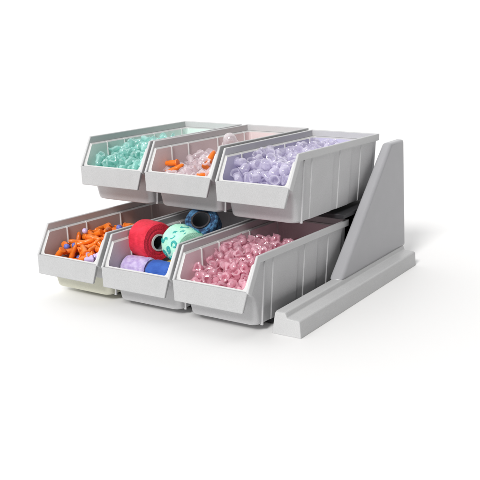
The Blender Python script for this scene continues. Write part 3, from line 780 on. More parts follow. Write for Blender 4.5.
  ['finger','or',-.0281,.0791,.0634,.388,.548,-.193,.716],
  ['finger','or',.0107,.0747,.0728,.509,.502,-.23,-.66],
  ['finger','or',-.0096,.0541,.0756,.713,.473,.479,-.194],
  ['finger','or',-.0327,.0503,.0635,.513,.4,.753,.101],
  ['finger','or',-.0145,.0638,.0654,.639,.568,-.504,-.122],
  ['finger','or',.003,.1055,.0686,.493,-.779,.26,-.286],
  ['finger','or',-.0214,.01,.0587,.705,-.418,.559,-.125],
  ['finger','or',-.0287,.0133,.0644,.741,.545,-.326,-.218],
  ['finger','or',-.0263,.0594,.0703,.493,-.289,.64,-.514],
  ['finger','or',-.0023,.0769,.0697,.433,.751,.162,.472],
  ['finger','or',-.0358,.0961,.059,.161,.327,-.864,.349],
  ['finger','or',-.0198,-.0063,.0541,.191,.179,.114,.958],
  ['finger','or',-.0013,.117,.0602,.035,.463,-.815,.346],
  ['finger','or',-.0166,.113,.0678,.59,-.506,-.622,.094],
  ['finger','or',-.0296,.0876,.07,.04,-.046,.844,.533],
  ['finger','or',-.0025,.1335,.0668,.34,.705,-.183,.594],
  ['stub','pu',.0277,-.024,.0546,.048,-.692,-.305,.652],
  ['finger','or',-.001,.0145,.0636,.11,-.38,-.246,-.885],
  ['finger','or',-.0238,.0444,.0699,.559,.182,-.804,-.092],
  ['finger','or',-.0092,.0263,.0701,.608,.152,.732,.266],
  ['finger','or',.0301,-.0078,.0589,.826,.322,.321,.334],
  ['finger','or',.0158,-.0046,.0636,.743,.632,.183,.126],
  ['finger','or',.0112,.0321,.0723,.212,-.668,.073,.709],
  ['finger','or',-.044,.0712,.0662,.721,.592,-.265,.243],
  ['finger','or',-.0114,.0297,.0633,.176,.604,-.482,.61],
  ['finger','or',-.0316,.1437,.0575,.495,.85,-.099,.148],
  ['finger','or',.0207,.0125,.0622,.034,-.926,.011,-.376],
  ['finger','or',-.0099,.0504,.0677,.818,-.082,.564,-.079],
  ['finger','or',-.0393,.0778,.0722,.411,.347,-.629,.562],
  ['finger','or',.0345,.0008,.0632,.233,-.714,.117,-.649],
  ['finger','or',-.024,.1005,.067,.284,-.751,.342,.488],
  ['finger','or',.005,-.0101,.0634,.164,.417,-.452,-.771],
  ['finger','or',-.0235,.132,.0614,.81,-.022,.557,.182],
  ['finger','or',-.0434,.0102,.0581,.209,-.138,-.81,-.53],
  ['finger','or',.006,.1189,.0733,.399,-.652,.353,.54],
  ['finger','or',-.0252,.1265,.0669,.636,-.4,.544,-.373],
  ['bead','bl',.0214,.005,.0563,.352,-.587,.69,-.233],
  ['finger','or',-.0102,.0088,.0674,.691,-.051,.588,.418],
  ['bead','bl',-.0373,.0108,.0524,.873,.14,-.313,-.348],
 ],
 'L2': [
  ['petal','pink',.0395,-.0154,.0449,.471,-.743,-.378,.289],
  ['petal','pink',-.0372,.0599,.045,.516,-.0,-.0,.857],
  ['petal','pink',-.0063,-.0182,.0476,.465,-.361,.496,.638],
  ['petal','pink',.0079,-.0115,.0448,.338,-.784,-.277,-.441],
  ['petal','pink',.0183,-.0004,.0448,.515,-.129,-.805,-.264],
  ['petal','pink',-.0283,-.0154,.0454,.584,-.355,-.726,-.079],
  ['petal','pink',.0259,-.0055,.0483,.698,-.595,-.193,-.349],
  ['petal','pink',-.0118,.0194,.0448,.279,.062,.83,-.479],
  ['petal','pink',.022,-.0157,.0449,.137,.668,-.484,-.549],
  ['petal','pink',-.0043,-.0086,.0453,.357,.025,-.002,.934],
  ['petal','pink',.0069,.0146,.0448,.578,-.693,-.429,-.043],
  ['petal','pink',-.0172,.0099,.045,.993,.0,.0,-.116],
  ['petal','pink',-.014,.0,.0448,.52,-.732,.358,-.255],
  ['petal','pink',-.0044,.0047,.045,.268,.0,.0,-.963],
  ['petal','pink',.0159,-.0165,.0528,.123,.191,-.762,.606],
  ['petal','pink',-.0241,.0179,.0453,.319,-.208,.907,.181],
  ['petal','pink',-.0429,-.0167,.045,.468,-.591,-.593,.283],
  ['petal','pink',.0047,-.0008,.0451,.486,.403,-.757,-.167],
  ['petal','pink',-.0027,.0169,.0482,.59,.226,-.372,-.68],
  ['petal','pink',-.0315,-.0053,.045,.888,.0,-.0,.461],
  ['petal','pink',.0154,.0557,.0577,.319,.117,-.792,-.508],
  ['petal','pink',-.0094,.0031,.0535,.42,-.468,-.687,-.365],
  ['petal','pink',.0067,.0216,.0538,.317,-.29,-.274,-.86],
  ['petal','pink',-.0318,.0185,.0537,.319,-.873,-.229,.289],
  ['petal','pink',-.0364,.0478,.0535,.434,-.654,-.612,-.1],
  ['petal','pink',-.0314,.0289,.0524,.761,.351,.153,.523],
  ['petal','pink',.0324,.026,.055,.032,-.218,.97,-.106],
  ['petal','pink',-.032,.0394,.0572,.001,-.774,-.458,-.437],
  ['petal','pink',-.0213,-.0069,.0476,.533,-.364,.531,.549],
  ['petal','pink',.0226,.0482,.0662,.435,.256,-.782,.366],
  ['petal','pink',-.0187,.0257,.0549,.658,-.212,-.617,-.375],
  ['petal','pink',.0127,-.0062,.0526,.14,.281,.869,-.383],
  ['petal','pink',-.018,-.0189,.0452,.1,-.941,.324,-.003],
  ['petal','pink',.0245,.0083,.0452,.057,.957,-.06,-.278],
  ['petal','pink',-.043,.0255,.0555,.073,-.596,-.768,.225],
  ['petal','pink',.0151,.0094,.0505,.167,-.717,-.411,-.538],
  ['petal','pink',-.0268,.0031,.0476,.058,-.974,-.216,.043],
  ['petal','pink',.0081,.0442,.0626,.888,-.292,.078,-.347],
  ['petal','pink',-.0112,.0132,.0527,.194,.866,.292,.356],
  ['petal','pink',.0307,-.0187,.0486,.664,.449,-.278,-.529],
  ['petal','pink',.0203,.0238,.0614,.365,-.115,.223,-.896],
  ['petal','pink',-.001,.0516,.0648,.126,.851,-.445,-.249],
  ['petal','pink',.0291,.0111,.0537,.754,-.086,-.636,-.14],
  ['petal','pink',.0014,.0081,.0547,.148,-.496,-.235,-.822],
  ['petal','pink',-.0339,.0108,.0477,.05,-.392,.669,.63],
  ['petal','pink',.0296,.0532,.0743,.242,.694,-.222,-.641],
  ['petal','pink',.0167,.0376,.0614,.257,.74,-.617,-.072],
  ['petal','pink',.0033,-.0119,.058,.382,-.645,-.658,-.073],
  ['petal','pink',.028,.0318,.0634,.485,-.732,-.478,-.023],
  ['petal','pink',-.0098,.0399,.0596,.691,-.362,.609,-.141],
  ['petal','pink',-.0066,.022,.0559,.103,-.291,-.721,.62],
  ['petal','pink',-.022,.0218,.0635,.534,.775,.049,.334],
  ['petal','pink',.0423,-.0034,.0591,.147,.02,.816,-.558],
  ['petal','pink',-.0228,.0125,.0562,.053,.539,.749,.383],
  ['petal','pink',.0028,-.0018,.0601,.01,.881,.253,.4],
  ['petal','pink',-.0071,.0626,.0653,.406,.468,.772,.143],
  ['petal','pink',.0318,.024,.0684,.638,-.302,.549,.446],
  ['petal','pink',-.0369,-.0104,.0556,.328,.185,-.456,.806],
  ['petal','pink',.0263,.1063,.0788,.341,.932,-.118,.027],
  ['petal','pink',.0077,.0329,.0683,.056,.693,.015,-.719],
  ['petal','pink',-.0107,.0278,.0668,.019,-.689,.602,-.402],
  ['petal','pink',.0046,.0211,.0637,.186,-.772,-.423,.436],
  ['petal','pink',-.0019,.0379,.0661,.307,-.813,.195,.456],
  ['petal','pink',.0037,-.0186,.0506,.569,-.263,-.662,-.411],
  ['petal','pink',.0147,.0852,.0692,.164,.859,.478,-.079],
  ['petal','pink',.0214,.1097,.0698,.196,-.552,.696,-.417],
  ['petal','pink',.0259,.1356,.0706,.206,.92,-.323,.086],
  ['petal','pink',.0105,.0734,.0679,.194,.462,.762,-.41],
  ['petal','pink',.0027,.0657,.0716,.485,-.314,.128,.806],
  ['petal','pink',-.019,-.0195,.055,.177,-.73,.32,.578],
  ['petal','pink',-.0429,.0757,.062,.329,.074,-.852,.4],
  ['petal','pink',-.0424,.0027,.0562,.189,-.125,-.885,-.408],
  ['petal','pink',.017,.1004,.0692,.278,-.614,-.351,-.65],
  ['petal','pink',.0181,.0273,.0709,.434,.755,-.486,.076],
  ['petal','pink',-.0417,-.0031,.0456,.055,.781,.091,.615],
  ['petal','pink',-.0389,.0612,.0765,.048,-.078,.91,.404],
  ['petal','pink',.0028,.1178,.0685,.424,.224,.877,.031],
  ['petal','pink',-.0211,.0473,.0602,.178,-.49,.816,-.252],
  ['petal','pink',-.011,.0907,.0723,.328,-.914,.235,.033],
  ['petal','pink',.0255,.0636,.0739,.3,-.835,.12,-.445],
  ['petal','pink',-.0096,.0477,.068,.955,-.192,.132,-.184],
  ['petal','pink',-.043,.0478,.0641,.389,-.672,-.622,-.104],
  ['petal','pink',.0347,.087,.0763,.675,.014,.602,-.426],
  ['petal','pink',-.0052,.0114,.0619,.113,-.914,.203,.333],
  ['petal','pink',-.0397,.0878,.0683,.893,-.296,.33,-.08],
  ['petal','pink',-.0042,.0738,.0712,.093,-.986,-.019,-.14],
  ['petal','pink',-.014,.0816,.0773,.351,.678,.644,.037],
  ['petal','pink',.0095,.1105,.0716,.154,.805,.468,-.33],
  ['petal','pink',-.0315,.0277,.0633,.65,-.632,-.03,.421],
  ['petal','pink',.0013,.082,.0714,.283,.609,.453,-.586],
  ['petal','pink',-.0052,.0566,.0764,.499,-.342,.133,.785],
  ['petal','pink',-.0308,.105,.0697,.317,-.484,-.731,.361],
  ['petal','pink',.0089,.011,.0624,.702,.213,.519,.438],
  ['petal','pink',-.023,.0351,.0622,.014,-.858,.513,-.012],
  ['petal','pink',-.0331,.0797,.0678,.093,-.978,-.14,-.125],
  ['petal','pink',-.0427,.0402,.0712,.13,.888,.353,-.264],
  ['petal','pink',-.0228,.077,.0737,.452,-.236,-.04,.859],
  ['petal','pink',-.0122,.0167,.0662,.198,.474,.09,.853],
  ['petal','pink',.0428,.0549,.0806,.447,.139,.749,-.469],
  ['petal','pink',-.0223,.1068,.0743,.272,.37,.571,-.681],
  ['petal','pink',-.0303,.1349,.0681,.238,-.187,.874,.381],
  ['petal','pink',.0112,.0535,.0685,.135,.253,.896,.338],
  ['petal','pink',-.043,.0834,.0766,.055,.288,-.742,-.603],
  ['petal','pink',.0233,.002,.0568,.504,-.676,-.503,.19],
  ['petal','pink',.0369,.0642,.0759,.08,.746,.661,-.024],
  ['petal','pink',.0133,.0158,.0705,.045,.072,.981,-.173],
  ['petal','pink',.0096,.0798,.08,.679,-.585,-.152,-.417],
  ['petal','pink',-.0056,.1549,.0641,.149,.003,-.802,.579],
  ['petal','pink',.0202,.0141,.0571,.663,.653,.32,-.179],
  ['petal','pink',-.0354,-.0196,.0514,.735,.334,-.298,-.51],
  ['petal','pink',-.0064,.1211,.0776,.593,-.136,-.788,.097],
  ['petal','pink',-.03,.0022,.0579,.572,-.416,-.696,-.127],
  ['petal','pink',-.0117,-.0104,.0524,.242,.907,-.241,-.246],
  ['petal','pink',.0027,.092,.0745,.442,.724,-.115,.517],
  ['petal','pink',.005,.0447,.0726,.195,-.554,.756,-.289],
  ['petal','pink',.0309,.0145,.0633,.548,-.152,.084,.818],
  ['petal','pink',-.0388,.0355,.0632,.145,.289,.394,.861],
  ['petal','pink',.0338,.0768,.0778,.075,.881,-.458,-.094],
  ['petal','pink',.0199,.0902,.0781,.303,-.18,-.872,-.341],
  ['petal','pink',-.0129,.1005,.0757,.437,.874,-.016,-.213],
  ['petal','pink',.0108,.0945,.0797,.687,-.349,.31,-.556],
  ['petal','pink',-.0158,.0622,.0707,.483,.518,.125,.695],
  ['petal','pink',-.0264,-.0123,.0578,.688,.469,.533,.149],
  ['petal','pink',-.0432,.0568,.0686,.11,-.466,-.851,.217],
  ['petal','pink',.0174,.0585,.0769,.414,.019,.473,.777],
  ['petal','pink',-.0115,.1383,.0676,.362,.916,.156,-.073],
  ['petal','pink',-.0289,.0888,.0731,.282,.778,-.287,-.483],
  ['petal','pink',-.0212,.0477,.0724,.282,-.3,.045,.91],
  ['petal','pink',.042,.0266,.0693,.388,.864,.32,-.031],
  ['petal','pink',-.0432,.0131,.0577,.462,.12,-.538,.694],
  ['petal','pink',-.0305,.055,.0723,.758,.276,-.111,-.58],
  ['petal','pink',-.0309,.0104,.0632,.27,-.26,-.927,.028],
  ['petal','pink',.0196,.0768,.0768,.161,-.833,-.483,.216],
  ['petal','pink',-.0287,.0654,.0758,.318,.199,.784,-.495],
  ['petal','pink',.0203,.0418,.0733,.002,-.469,-.299,-.831],
  ['petal','pink',.0314,-.0132,.0567,.237,.746,.167,-.599],
  ['petal','pink',-.0179,.2139,.053,.548,-.794,.189,.182],
  ['petal','pink',-.0301,.0453,.0674,.098,-.922,-.299,-.223],
  ['petal','pink',-.0264,.1214,.077,.633,-.741,-.222,.035],
  ['petal','pink',.0143,.0455,.0811,.387,.319,-.516,.694],
  ['petal','pink',.0369,.1008,.076,.545,.765,.339,.053],
  ['petal','pink',-.0086,.0391,.0733,.175,-.979,-.017,.106],
  ['petal','pink',-.0428,.1299,.065,.437,-.686,-.501,.294],
  ['petal','pink',-.0032,.0211,.0695,.139,-.982,.079,.099],
  ['petal','pink',-.0386,.0684,.068,.148,-.467,-.716,-.497],
  ['petal','pink',.0184,.0088,.065,.138,-.898,-.027,.416],
  ['petal','pink',-.0272,.1677,.0608,.309,.944,.035,-.109],
  ['petal','pink',-.0284,.0809,.0816,.735,-.112,.596,.302],
  ['petal','pink',.0167,.1159,.0773,.093,-.182,-.934,.292],
  ['petal','pink',.0253,.0471,.0814,.522,-.584,-.564,-.262],
  ['petal','pink',.0398,.0137,.0688,.925,-.05,-.371,.057],
  ['petal','pink',.0063,.1271,.0712,.01,-.234,.918,-.319],
  ['petal','pink',-.0103,.11,.0794,.6,.29,-.417,.618],
  ['petal','pink',.0207,.1268,.0735,.316,-.772,-.414,-.363],
  ['petal','pink',-.0429,.023,.0672,.646,-.374,-.653,.123],
  ['petal','pink',-.0161,.1241,.0756,.241,.43,-.488,.721],
  ['petal','pink',.0097,.0689,.0787,.753,-.465,.214,-.414],
  ['petal','pink',-.0372,.1105,.0755,.049,-.095,-.784,.611],
  ['petal','pink',.0014,.1054,.0753,.199,.429,.41,.78],
  ['petal','pink',.0427,-.0248,.0549,.276,.345,.85,-.288],
  ['petal','pink',-.0389,.0975,.0714,.068,-.791,.537,-.287],
  ['petal','pink',.0142,-.0001,.0605,.029,-.607,-.771,-.188],
  ['petal','pink',-.0174,.0551,.0776,.777,.41,.111,-.465],
  ['petal','pink',.0317,.0358,.0747,.459,.298,.833,-.076],
  ['petal','pink',-.0346,.074,.0767,.143,-.909,.252,-.301],
  ['petal','pink',-.0119,.0671,.0791,.603,-.001,-.474,.642],
  ['petal','pink',-.0337,.0445,.0769,.539,.426,.718,-.113],
  ['petal','pink',-.0184,-.0023,.0607,.62,-.246,.476,-.573],
  ['petal','pink',-.0197,.0314,.0721,.297,.506,-.657,.473],
  ['petal','pink',.0405,.0382,.0782,.162,-.108,-.932,-.306],
  ['petal','pink',-.0312,.0324,.0719,.287,-.468,.727,-.412],
  ['petal','pink',.0064,.0043,.0699,.183,.898,.095,-.388],
  ['petal','pink',-.0194,.1327,.0714,.441,.579,.528,.438],
  ['petal','pink',.0013,.1119,.0827,.414,-.442,-.773,.187],
  ['petal','pink',.005,.0556,.0802,.637,.732,-.205,.124],
  ['petal','pink',-.0406,-.0042,.0636,.496,-.842,-.14,-.159],
  ['petal','pink',-.043,.1029,.0796,.663,.243,.666,.242],
 ],
}
WORLD = (1.12, .08)
SUN = (2.5, 14, (-.12, .90, -.66))
LAMPS = []
UPPER_MIDDLE_TUBES = [
 ('orange tube lying on its side at the front left of the pale pink bin', (-.045,.001,.0620), (-1,-.12,-.10), 1.12),
 ('orange tube stub tucked beside the left orange tube in the pale pink bin', (-.0300,-.0040,.0560), (.5,.5,.35), 1.0),
 ('orange tube standing tilted against the right side of the pale pink bin', (.0150,.0166,.0700), (0,.74,.67), 1.15),
 ('orange tube low at the right front corner of the pale pink bin', (.0300,-.0130,.0545), (.5,.8,.2), 1.0),
]
DOME = ((-.0050,.0966,.0860), (.25,-.6,.75), .92)
LOWER_LEFT_EXTRAS = [
 ('bl', 'bead', (-.0340,-.0040,.0610), (.2,.3,1), .85, 'blue bead beside the lip at the left end of the orange tube bin', 'bead'),
 ('bl', 'bead', (-.0270,.0040,.0620), (.9,.3,.2), .75, 'second blue bead behind the one at the left end of the orange tube bin', 'bead'),
 ('pu', 'stub', (.0280,-.0160,.0570), (1,.1,.05), 1.1, 'pale purple stopper lying on its side behind the lip of the orange tube bin', 'stopper'),
 ('pu', 'bead', (-.0220,.0220,.0800), (.2,.3,1), .8, 'pale round bead perched on top of the orange tubes', 'bead'),
 ('bl', 'bead', (.0060,.0640,.0800), (.2,.3,1), .9, 'blue bead at the far back of the orange tube heap', 'bead'),
]

# ---------------------------------------------------------------- ground
def build_ground():
    m, nt, N, L, P = new_mat('white_tabletop')
    P.inputs['Base Color'].default_value = (.90, .897, .895, 1); P.inputs['Roughness'].default_value = .6
    P.inputs['Specular IOR Level'].default_value = .15
    n = 48; R = 60
    vs = [(R*math.cos(2*PI*i/n), R*math.sin(2*PI*i/n), 0) for i in range(n)]
    g = mesh_obj('ground', vs, [tuple(range(n))], m)
    tag(g, 'seamless white tabletop under the grey organizer', None, None, 'structure')
build_ground()

# ---------------------------------------------------------------- rack
def build_rack():
    t = empty('organizer_rack', (.19, .19, 0), 'grey two tier rack with tapered end panel and long stepped foot on the right', 'rack')
    t0 = Vector((.19, .19, 0))
    def put(o):
        o.location = -t0; return o
    y0, y1 = .0012, .3720
    # foot: stepped bar, section in x-z, slightly tapered to the front
    sec = [(.1839,0),(.1882,.0285),(.1896,.0300),(.2020,.0300),(.2034,.0290),(.2054,.0240),(.2068,.0232),(.2215,.0222),(.2232,.0205),(.2250,0)]
    vs, fs = [], []
    ys = [(y0, 0), (y0+.0030, 1), (y1-.003, 1), (y1, 0)]
    n = len(sec)
    cx = .204
    for y, k in ys:
        for x, z in sec:
            f = 1 if k else .985
            vs.append((cx+(x-cx)*f, y, z*(1 if k else .955)))
    for a in range(3):
        for i in range(n):
            j = (i+1) % n
            fs.append((a*n+i, a*n+j, (a+1)*n+j, (a+1)*n+i))
    fs.append(tuple(range(n))); fs.append(tuple(range(3*n, 4*n)))
    put(mesh_obj('foot', vs, fs, FOOT, t, bevel=.0015, seg=4))
    # end panel: tapered wedge standing on the inner rib
    zb, zt = .0285, .1925
    def lerp(a, b, q): return a+(b-a)*q
    pv = []
    for x_b, x_t, dy in ((.1856, .1822, 0), (.2042, .1957, .0042)):
        pv += [(x_b, .1490+dy, zb), (x_b, .3770, zb), (x_t, .3770, zt), (x_t, .3262+dy, zt)]
    # widen the front strip: front edge is a flat face with soft corners
    pf = [(0,1,2,3),(4,5,6,7),(0,1,5,4),(1,2,6,5),(2,3,7,6),(3,0,4,7)]
    put(mesh_obj('end_panel', pv, pf, PANEL, t, bevel=.0040, seg=5))
    # hidden dark shelves and braces that carry the bins
    put(box('bottom_shelf', -.150, .1830, .030, .330, .0012, .0080, DARK, t, bevel=.0005))
    put(box('top_shelf', -.150, .1830, .200, .345, .1035, .1095, DARK, t, bevel=.0005))
    put(box('back_brace', -.110, .1830, .3300, .3340, .0060, .1030, DARK, t, bevel=.0005))
    for x in (-.06, .06):
        put(box('divider', x-.0016, x+.0016, .240, .329, .0060, .1030, DARK, t))
        put(box('divider', x-.0014, x+.0014, .012, .22, .0056, .0150, DARK, t))
        put(box('divider', x-.0016, x+.0016, .205, .330, .1100, .1500, DARK, t))
    put(box('shelf_bracket', .1760, .1825, .243, .262, .0060, .0960, GREY, t, bevel=.0012))
build_rack()

# ---------------------------------------------------------------- bins
INNER_SPILL = {'U0': (.72,.83,.79), 'U1': (.74,.63,.63), 'U2': (.60,.58,.74),  # inside wall colours, with colour spill from the contents painted in
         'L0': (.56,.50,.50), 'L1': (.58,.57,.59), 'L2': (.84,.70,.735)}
LBL = {'U0': 'open grey bin of turquoise clear stoppers on the upper tier, left end',
       'U1': 'open grey bin with orange tubes and pale pink stoppers, middle of the upper tier',
       'U2': 'open grey bin heaped with clear lavender bulbs on the upper tier, beside the end panel',
       'L0': 'open grey bin of bright orange tubes on the lower tier, left end',
       'L1': 'open grey bin holding rolls of coloured bandage, middle of the lower tier',
       'L2': 'open grey bin of clear pink plugs on the lower tier, beside the end panel'}
for k in BINS:
    b = make_bin(LBL[k], INNER_SPILL[k], bin_loc(k), BINS[k][3], CREAM if k == 'L0' else None, .028 if k == 'L1' else .040)

# ---------------------------------------------------------------- loose contents
CM = {
 'lav':  clear('lavender_clear', (.92,.89,1.0), .72, var=.06),
 'teal': clear('turquoise_clear', (.66,.97,.93), .70, var=.15),
 'pink': clear('pink_clear', (1.0,.66,.76), .52, var=.10),
 'pp':   clear('pale_pink_clear', (1.0,.93,.96), .68, var=.05),
 'or':   solid('orange_plastic', (.88,.21,.015), .28, sss=.25),
 'bl':   solid('blue_plastic', (.16,.20,.62), .3),
 'pu':   solid('purple_plastic', (.62,.50,.78), .3),
 'dm':   clear('colourless_clear', (.97,.93,.95), .88, rough=.03),
}
CM['pq'] = CM['pp']; CM['ls'] = CM['lav']
KIND = {  # tag: (name, label, category, group)
 'lav':  ('clear_bulb', 'clear lavender bulb in the heap filling the upper bin beside the end panel', 'bulb', 'lavender bulbs heaped in the upper right bin'),
 'ls':   ('plastic_stopper', 'slim clear lavender stopper lying among the lavender bulbs', 'stopper', 'lavender stoppers among the bulbs'),
 'teal': ('plastic_stopper', 'small clear turquoise stopper in the heap in the upper left bin', 'stopper', 'turquoise stoppers heaped in the upper left bin'),
 'pink': ('plastic_plug', 'small clear pink plug in the heap in the lower bin beside the end panel', 'plug', 'pink plugs heaped in the lower right bin'),
 'pp':   ('plastic_stopper', 'slim pale pink clear stopper lying in the upper middle bin', 'stopper', 'pale pink stoppers in the upper middle bin'),
 'pq':   ('plastic_plug', 'short pale pink clear plug lying in the upper middle bin', 'plug', 'short pale pink plugs in the upper middle bin'),
 'or':   ('flanged_tube', 'bright orange flanged tube in the heap in the lower left bin', 'tube', 'orange tubes heaped in the lower left bin'),
 'bl':   ('bead', 'blue bead among orange tubes in the lower left bin', 'bead', 'blue beads among the orange tubes'),
 'pu':   ('plastic_stopper', 'pale purple stopper among orange tubes in the lower left bin', 'stopper', 'purple stoppers among the orange tubes'),
}
_pm = {}
def piece(prof, mt, name, M, label, cat, group=None):
    rv = random.Random(int(M.translation.x*1e5)*31+int(M.translation.y*1e5)*17+int(M.translation.z*1e5))
    var = rv.randrange(4)
    key = (prof, mt, var)
    if key not in _pm:
        vs, fs = lathe_data(PROF[prof], 20)
        me = bpy.data.meshes.new(name); me.from_pydata(vs, [], fs); me.update()
        bm = bmesh.new(); bm.from_mesh(me)
        # a little squash so the pieces are not perfectly turned
        rnd = random.Random(len(_pm)*7+3)
        bmesh.ops.recalc_face_normals(bm, faces=bm.faces)
        am = {'petal': .10, 'stub': .07, 'bulb': .09, 'dome': .03, 'finger': .04, 'bead': .02}[prof]
        lobes = {'petal': 4, 'stub': 3}.get(prof, 2)
        zl = min(v.co.z for v in bm.verts); zh = max(v.co.z for v in bm.verts)
        p1, p2, bend = rnd.uniform(0, 6), rnd.uniform(0, 6), rnd.uniform(-1, 1)
        for v in bm.verts:
            a = math.atan2(v.co.y, v.co.x); u = (v.co.z-zl)/(zh-zl)
            k = 1 + am*math.cos(lobes*a+p1)*(1-.7*u) + am*.5*math.cos((lobes+3)*a+p2)
            v.co.x *= k; v.co.y *= k*(1-am*.8)
            if prof in ('petal', 'stub'): v.co.z += (1-u)*.0016*math.cos(2*a+p2)
            v.co.x += bend*am*.012*u*u
        bm.to_mesh(me); bm.free()
        me.materials.append(CM[mt])
        for p in me.polygons: p.use_smooth = True
        me.set_sharp_from_angle(angle=math.radians(55))
        _pm[key] = me
    o = link(bpy.data.objects.new(name, _pm[key]))
    o.matrix_world = M
    tag(o, label, cat, group)
    return o

for key, rows in POSES.items():
    B = bin_mat(key)
    for r in rows:
        prof, mt = r[0], r[1]
        M = B @ Matrix.Translation(r[2:5]) @ Quaternion(r[5:9]).to_matrix().to_4x4()
        nm, lb, ct, gp = KIND[mt]
        piece(prof, mt, nm, M, lb, ct, gp)

# single pieces in the upper middle bin
def at(key, p, d, roll=0):
    """matrix putting a piece's z axis along d at local point p of a bin"""
    q = Vector(d).normalized().to_track_quat('Z', 'Y').to_matrix().to_4x4()
    return bin_mat(key) @ Matrix.Translation(p) @ q @ Matrix.Rotation(roll, 4, 'Z')
def big(M, s=1.0): return M @ Matrix.Diagonal((s, s, s, 1))
for lb, p, d, s in UPPER_MIDDLE_TUBES:
    piece('finger', 'or', 'flanged_tube', big(at('U1', p, d), s), lb, 'tube', 'orange tubes in the upper middle bin')
piece('dome', 'dm', 'clear_dome', big(at('U1', DOME[0], DOME[1]), DOME[2]), 'large colourless clear dome leaning at the back of the pale pink bin', 'dome')

for mt, prof, p, d, s, lb, ct in LOWER_LEFT_EXTRAS:
    piece(prof, mt, {'bl': 'bead', 'pu': 'plastic_stopper'}[mt], big(at('L0', p, d), s), lb, ct, None)
piece('dome', 'dm', 'clear_dome', big(at('U1', (.004,.103,.0640), (.1,-.2,1)), .95), 'colourless clear dome half hidden under the large one in the pale pink bin', 'dome')

# ---------------------------------------------------------------- bandage rolls
def roll(label, loc, axis, r, w, wrap, core, ri=.0125, core_t=.0022, spin=0, prints=None):
    t = empty('bandage_roll', loc, label, 'roll', 'bandage rolls in the lower middle bin')
    q = Vector(axis).normalized().to_track_quat('Z', 'Y')
    t.rotation_mode = 'QUATERNION'; t.rotation_quaternion = q @ Quaternion((0,0,1), spin)
    rnd = random.Random(int(r*1e6)+int(w*1e5)+int(loc[0]*1e4))
    h = w/2
    prof = [(ri, -h+.0015)]
    k = 7                                            # side face of wound layers, slightly telescoped
    for i in range(1, k): prof.append((ri+(r-.002-ri)*i/k, -h+rnd.uniform(-.0005, .0007)+.0006))
    prof += [(r-.0022, -h+.0004), (r-.0006, -h+.0022), (r, -h+.005)]
    for i in range(1, 6): prof.append((r+rnd.uniform(-.0003,.0003), -h+.005+(w-.010)*i/6))
    prof += [(r, h-.005), (r-.0006, h-.0022), (r-.0022, h-.0004)]
    for i in range(k-1, 0, -1): prof.append((ri+(r-.002-ri)*i/k, h+rnd.uniform(-.0007,.0005)-.0006))
    prof += [(ri, h-.0015), (ri, -h+.0015)]
    n = 72
    vs, fs = lathe_data(prof, n)
    out = []
    for x, y, z in vs:
        a = math.atan2(y, x); rr = math.hypot(x, y)
        if rr > r-.003:
            k1 = 1 + .007*math.sin(3*a+loc[0]*90) + .005*math.sin(7*a+z*130) + .003*math.sin(13*a-z*260)
            # outer end of the wrap: a step where the last layer stops
            step = .0007 if (a % (2*PI)) < 2.2 else 0
            x *= k1*(rr+step)/rr; y *= k1*(rr+step)/rr
        out.append((x, y, z))
    mesh_obj('wrap', out, fs, wrap, t, smooth=True)
    cp = [(ri-core_t, -h-.0006), (ri+.0002, -h-.0006), (ri+.0002, h+.0006), (ri-core_t, h+.0006), (ri-core_t, -h-.0006)]
    cv, cf = lathe_data(cp, 40)
    co_ = mesh_obj('core', cv, cf, core, t, smooth=True, mats=[core, BORE])
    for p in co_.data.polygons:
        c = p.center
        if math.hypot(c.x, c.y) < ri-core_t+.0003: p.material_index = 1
    co_.data.set_sharp_from_angle(angle=math.radians(40))
    if prints:
        prints(t, r)
    return t

def strokes(t, r, mat, curves, wd=.0017):
    """flat printed strokes wrapped round the roll: points are (arc length, z)"""
    vs, fs = [], []
    for c in curves:
        n = len(c)
        base = len(vs)
        for i, (s, z) in enumerate(c):
            a, b = c[max(0, i-1)], c[min(n-1, i+1)]
            dx, dy = b[0]-a[0], b[1]-a[1]; l = math.hypot(dx, dy) or 1
            nx, ny = -dy/l, dx/l
            w = wd*(.35+.65*math.sin(PI*(i+.4)/(n-.2)))
            for sg in (1, -1):
                for rr in (r*1.012+.00035, r*1.012-.0025):
                    ss, zz = s+sg*nx*w, z+sg*ny*w
                    an = ss/r
                    vs.append((rr*math.cos(an), rr*math.sin(an), zz))
        for i in range(n-1):
            A = base+4*i; Bq = A+4
            for q in ((0,2),(2,3),(3,1),(1,0)):
                fs.append((A+q[0], A+q[1], Bq+q[1], Bq+q[0]))
        fs.append((base, base+2, base+3, base+1)); e = base+4*(n-1); fs.append((e, e+2, e+3, e+1))
    o = mesh_obj('printed_marks', vs, fs, mat, t, smooth=False)
    return o
def squiggle(s, z, k, seed):
    rnd = random.Random(seed); pts = []
    kind = seed % 3
    for i in range(22):
        u = i/21
        if kind == 0:   # open loop
            a = u*5.6; pts.append((s+k*math.cos(a)*(.55+.2*u), z+k*math.sin(a)))
        elif kind == 1: # s curve
            pts.append((s+k*.7*math.sin(u*6.0), z+k*(u*2-1)))
        else:           # long tailed curl
            a = u*7.5; q = k*(1.1-u*.75); pts.append((s+q*math.cos(a), z+q*math.sin(a)+k*u*.4))
    return pts

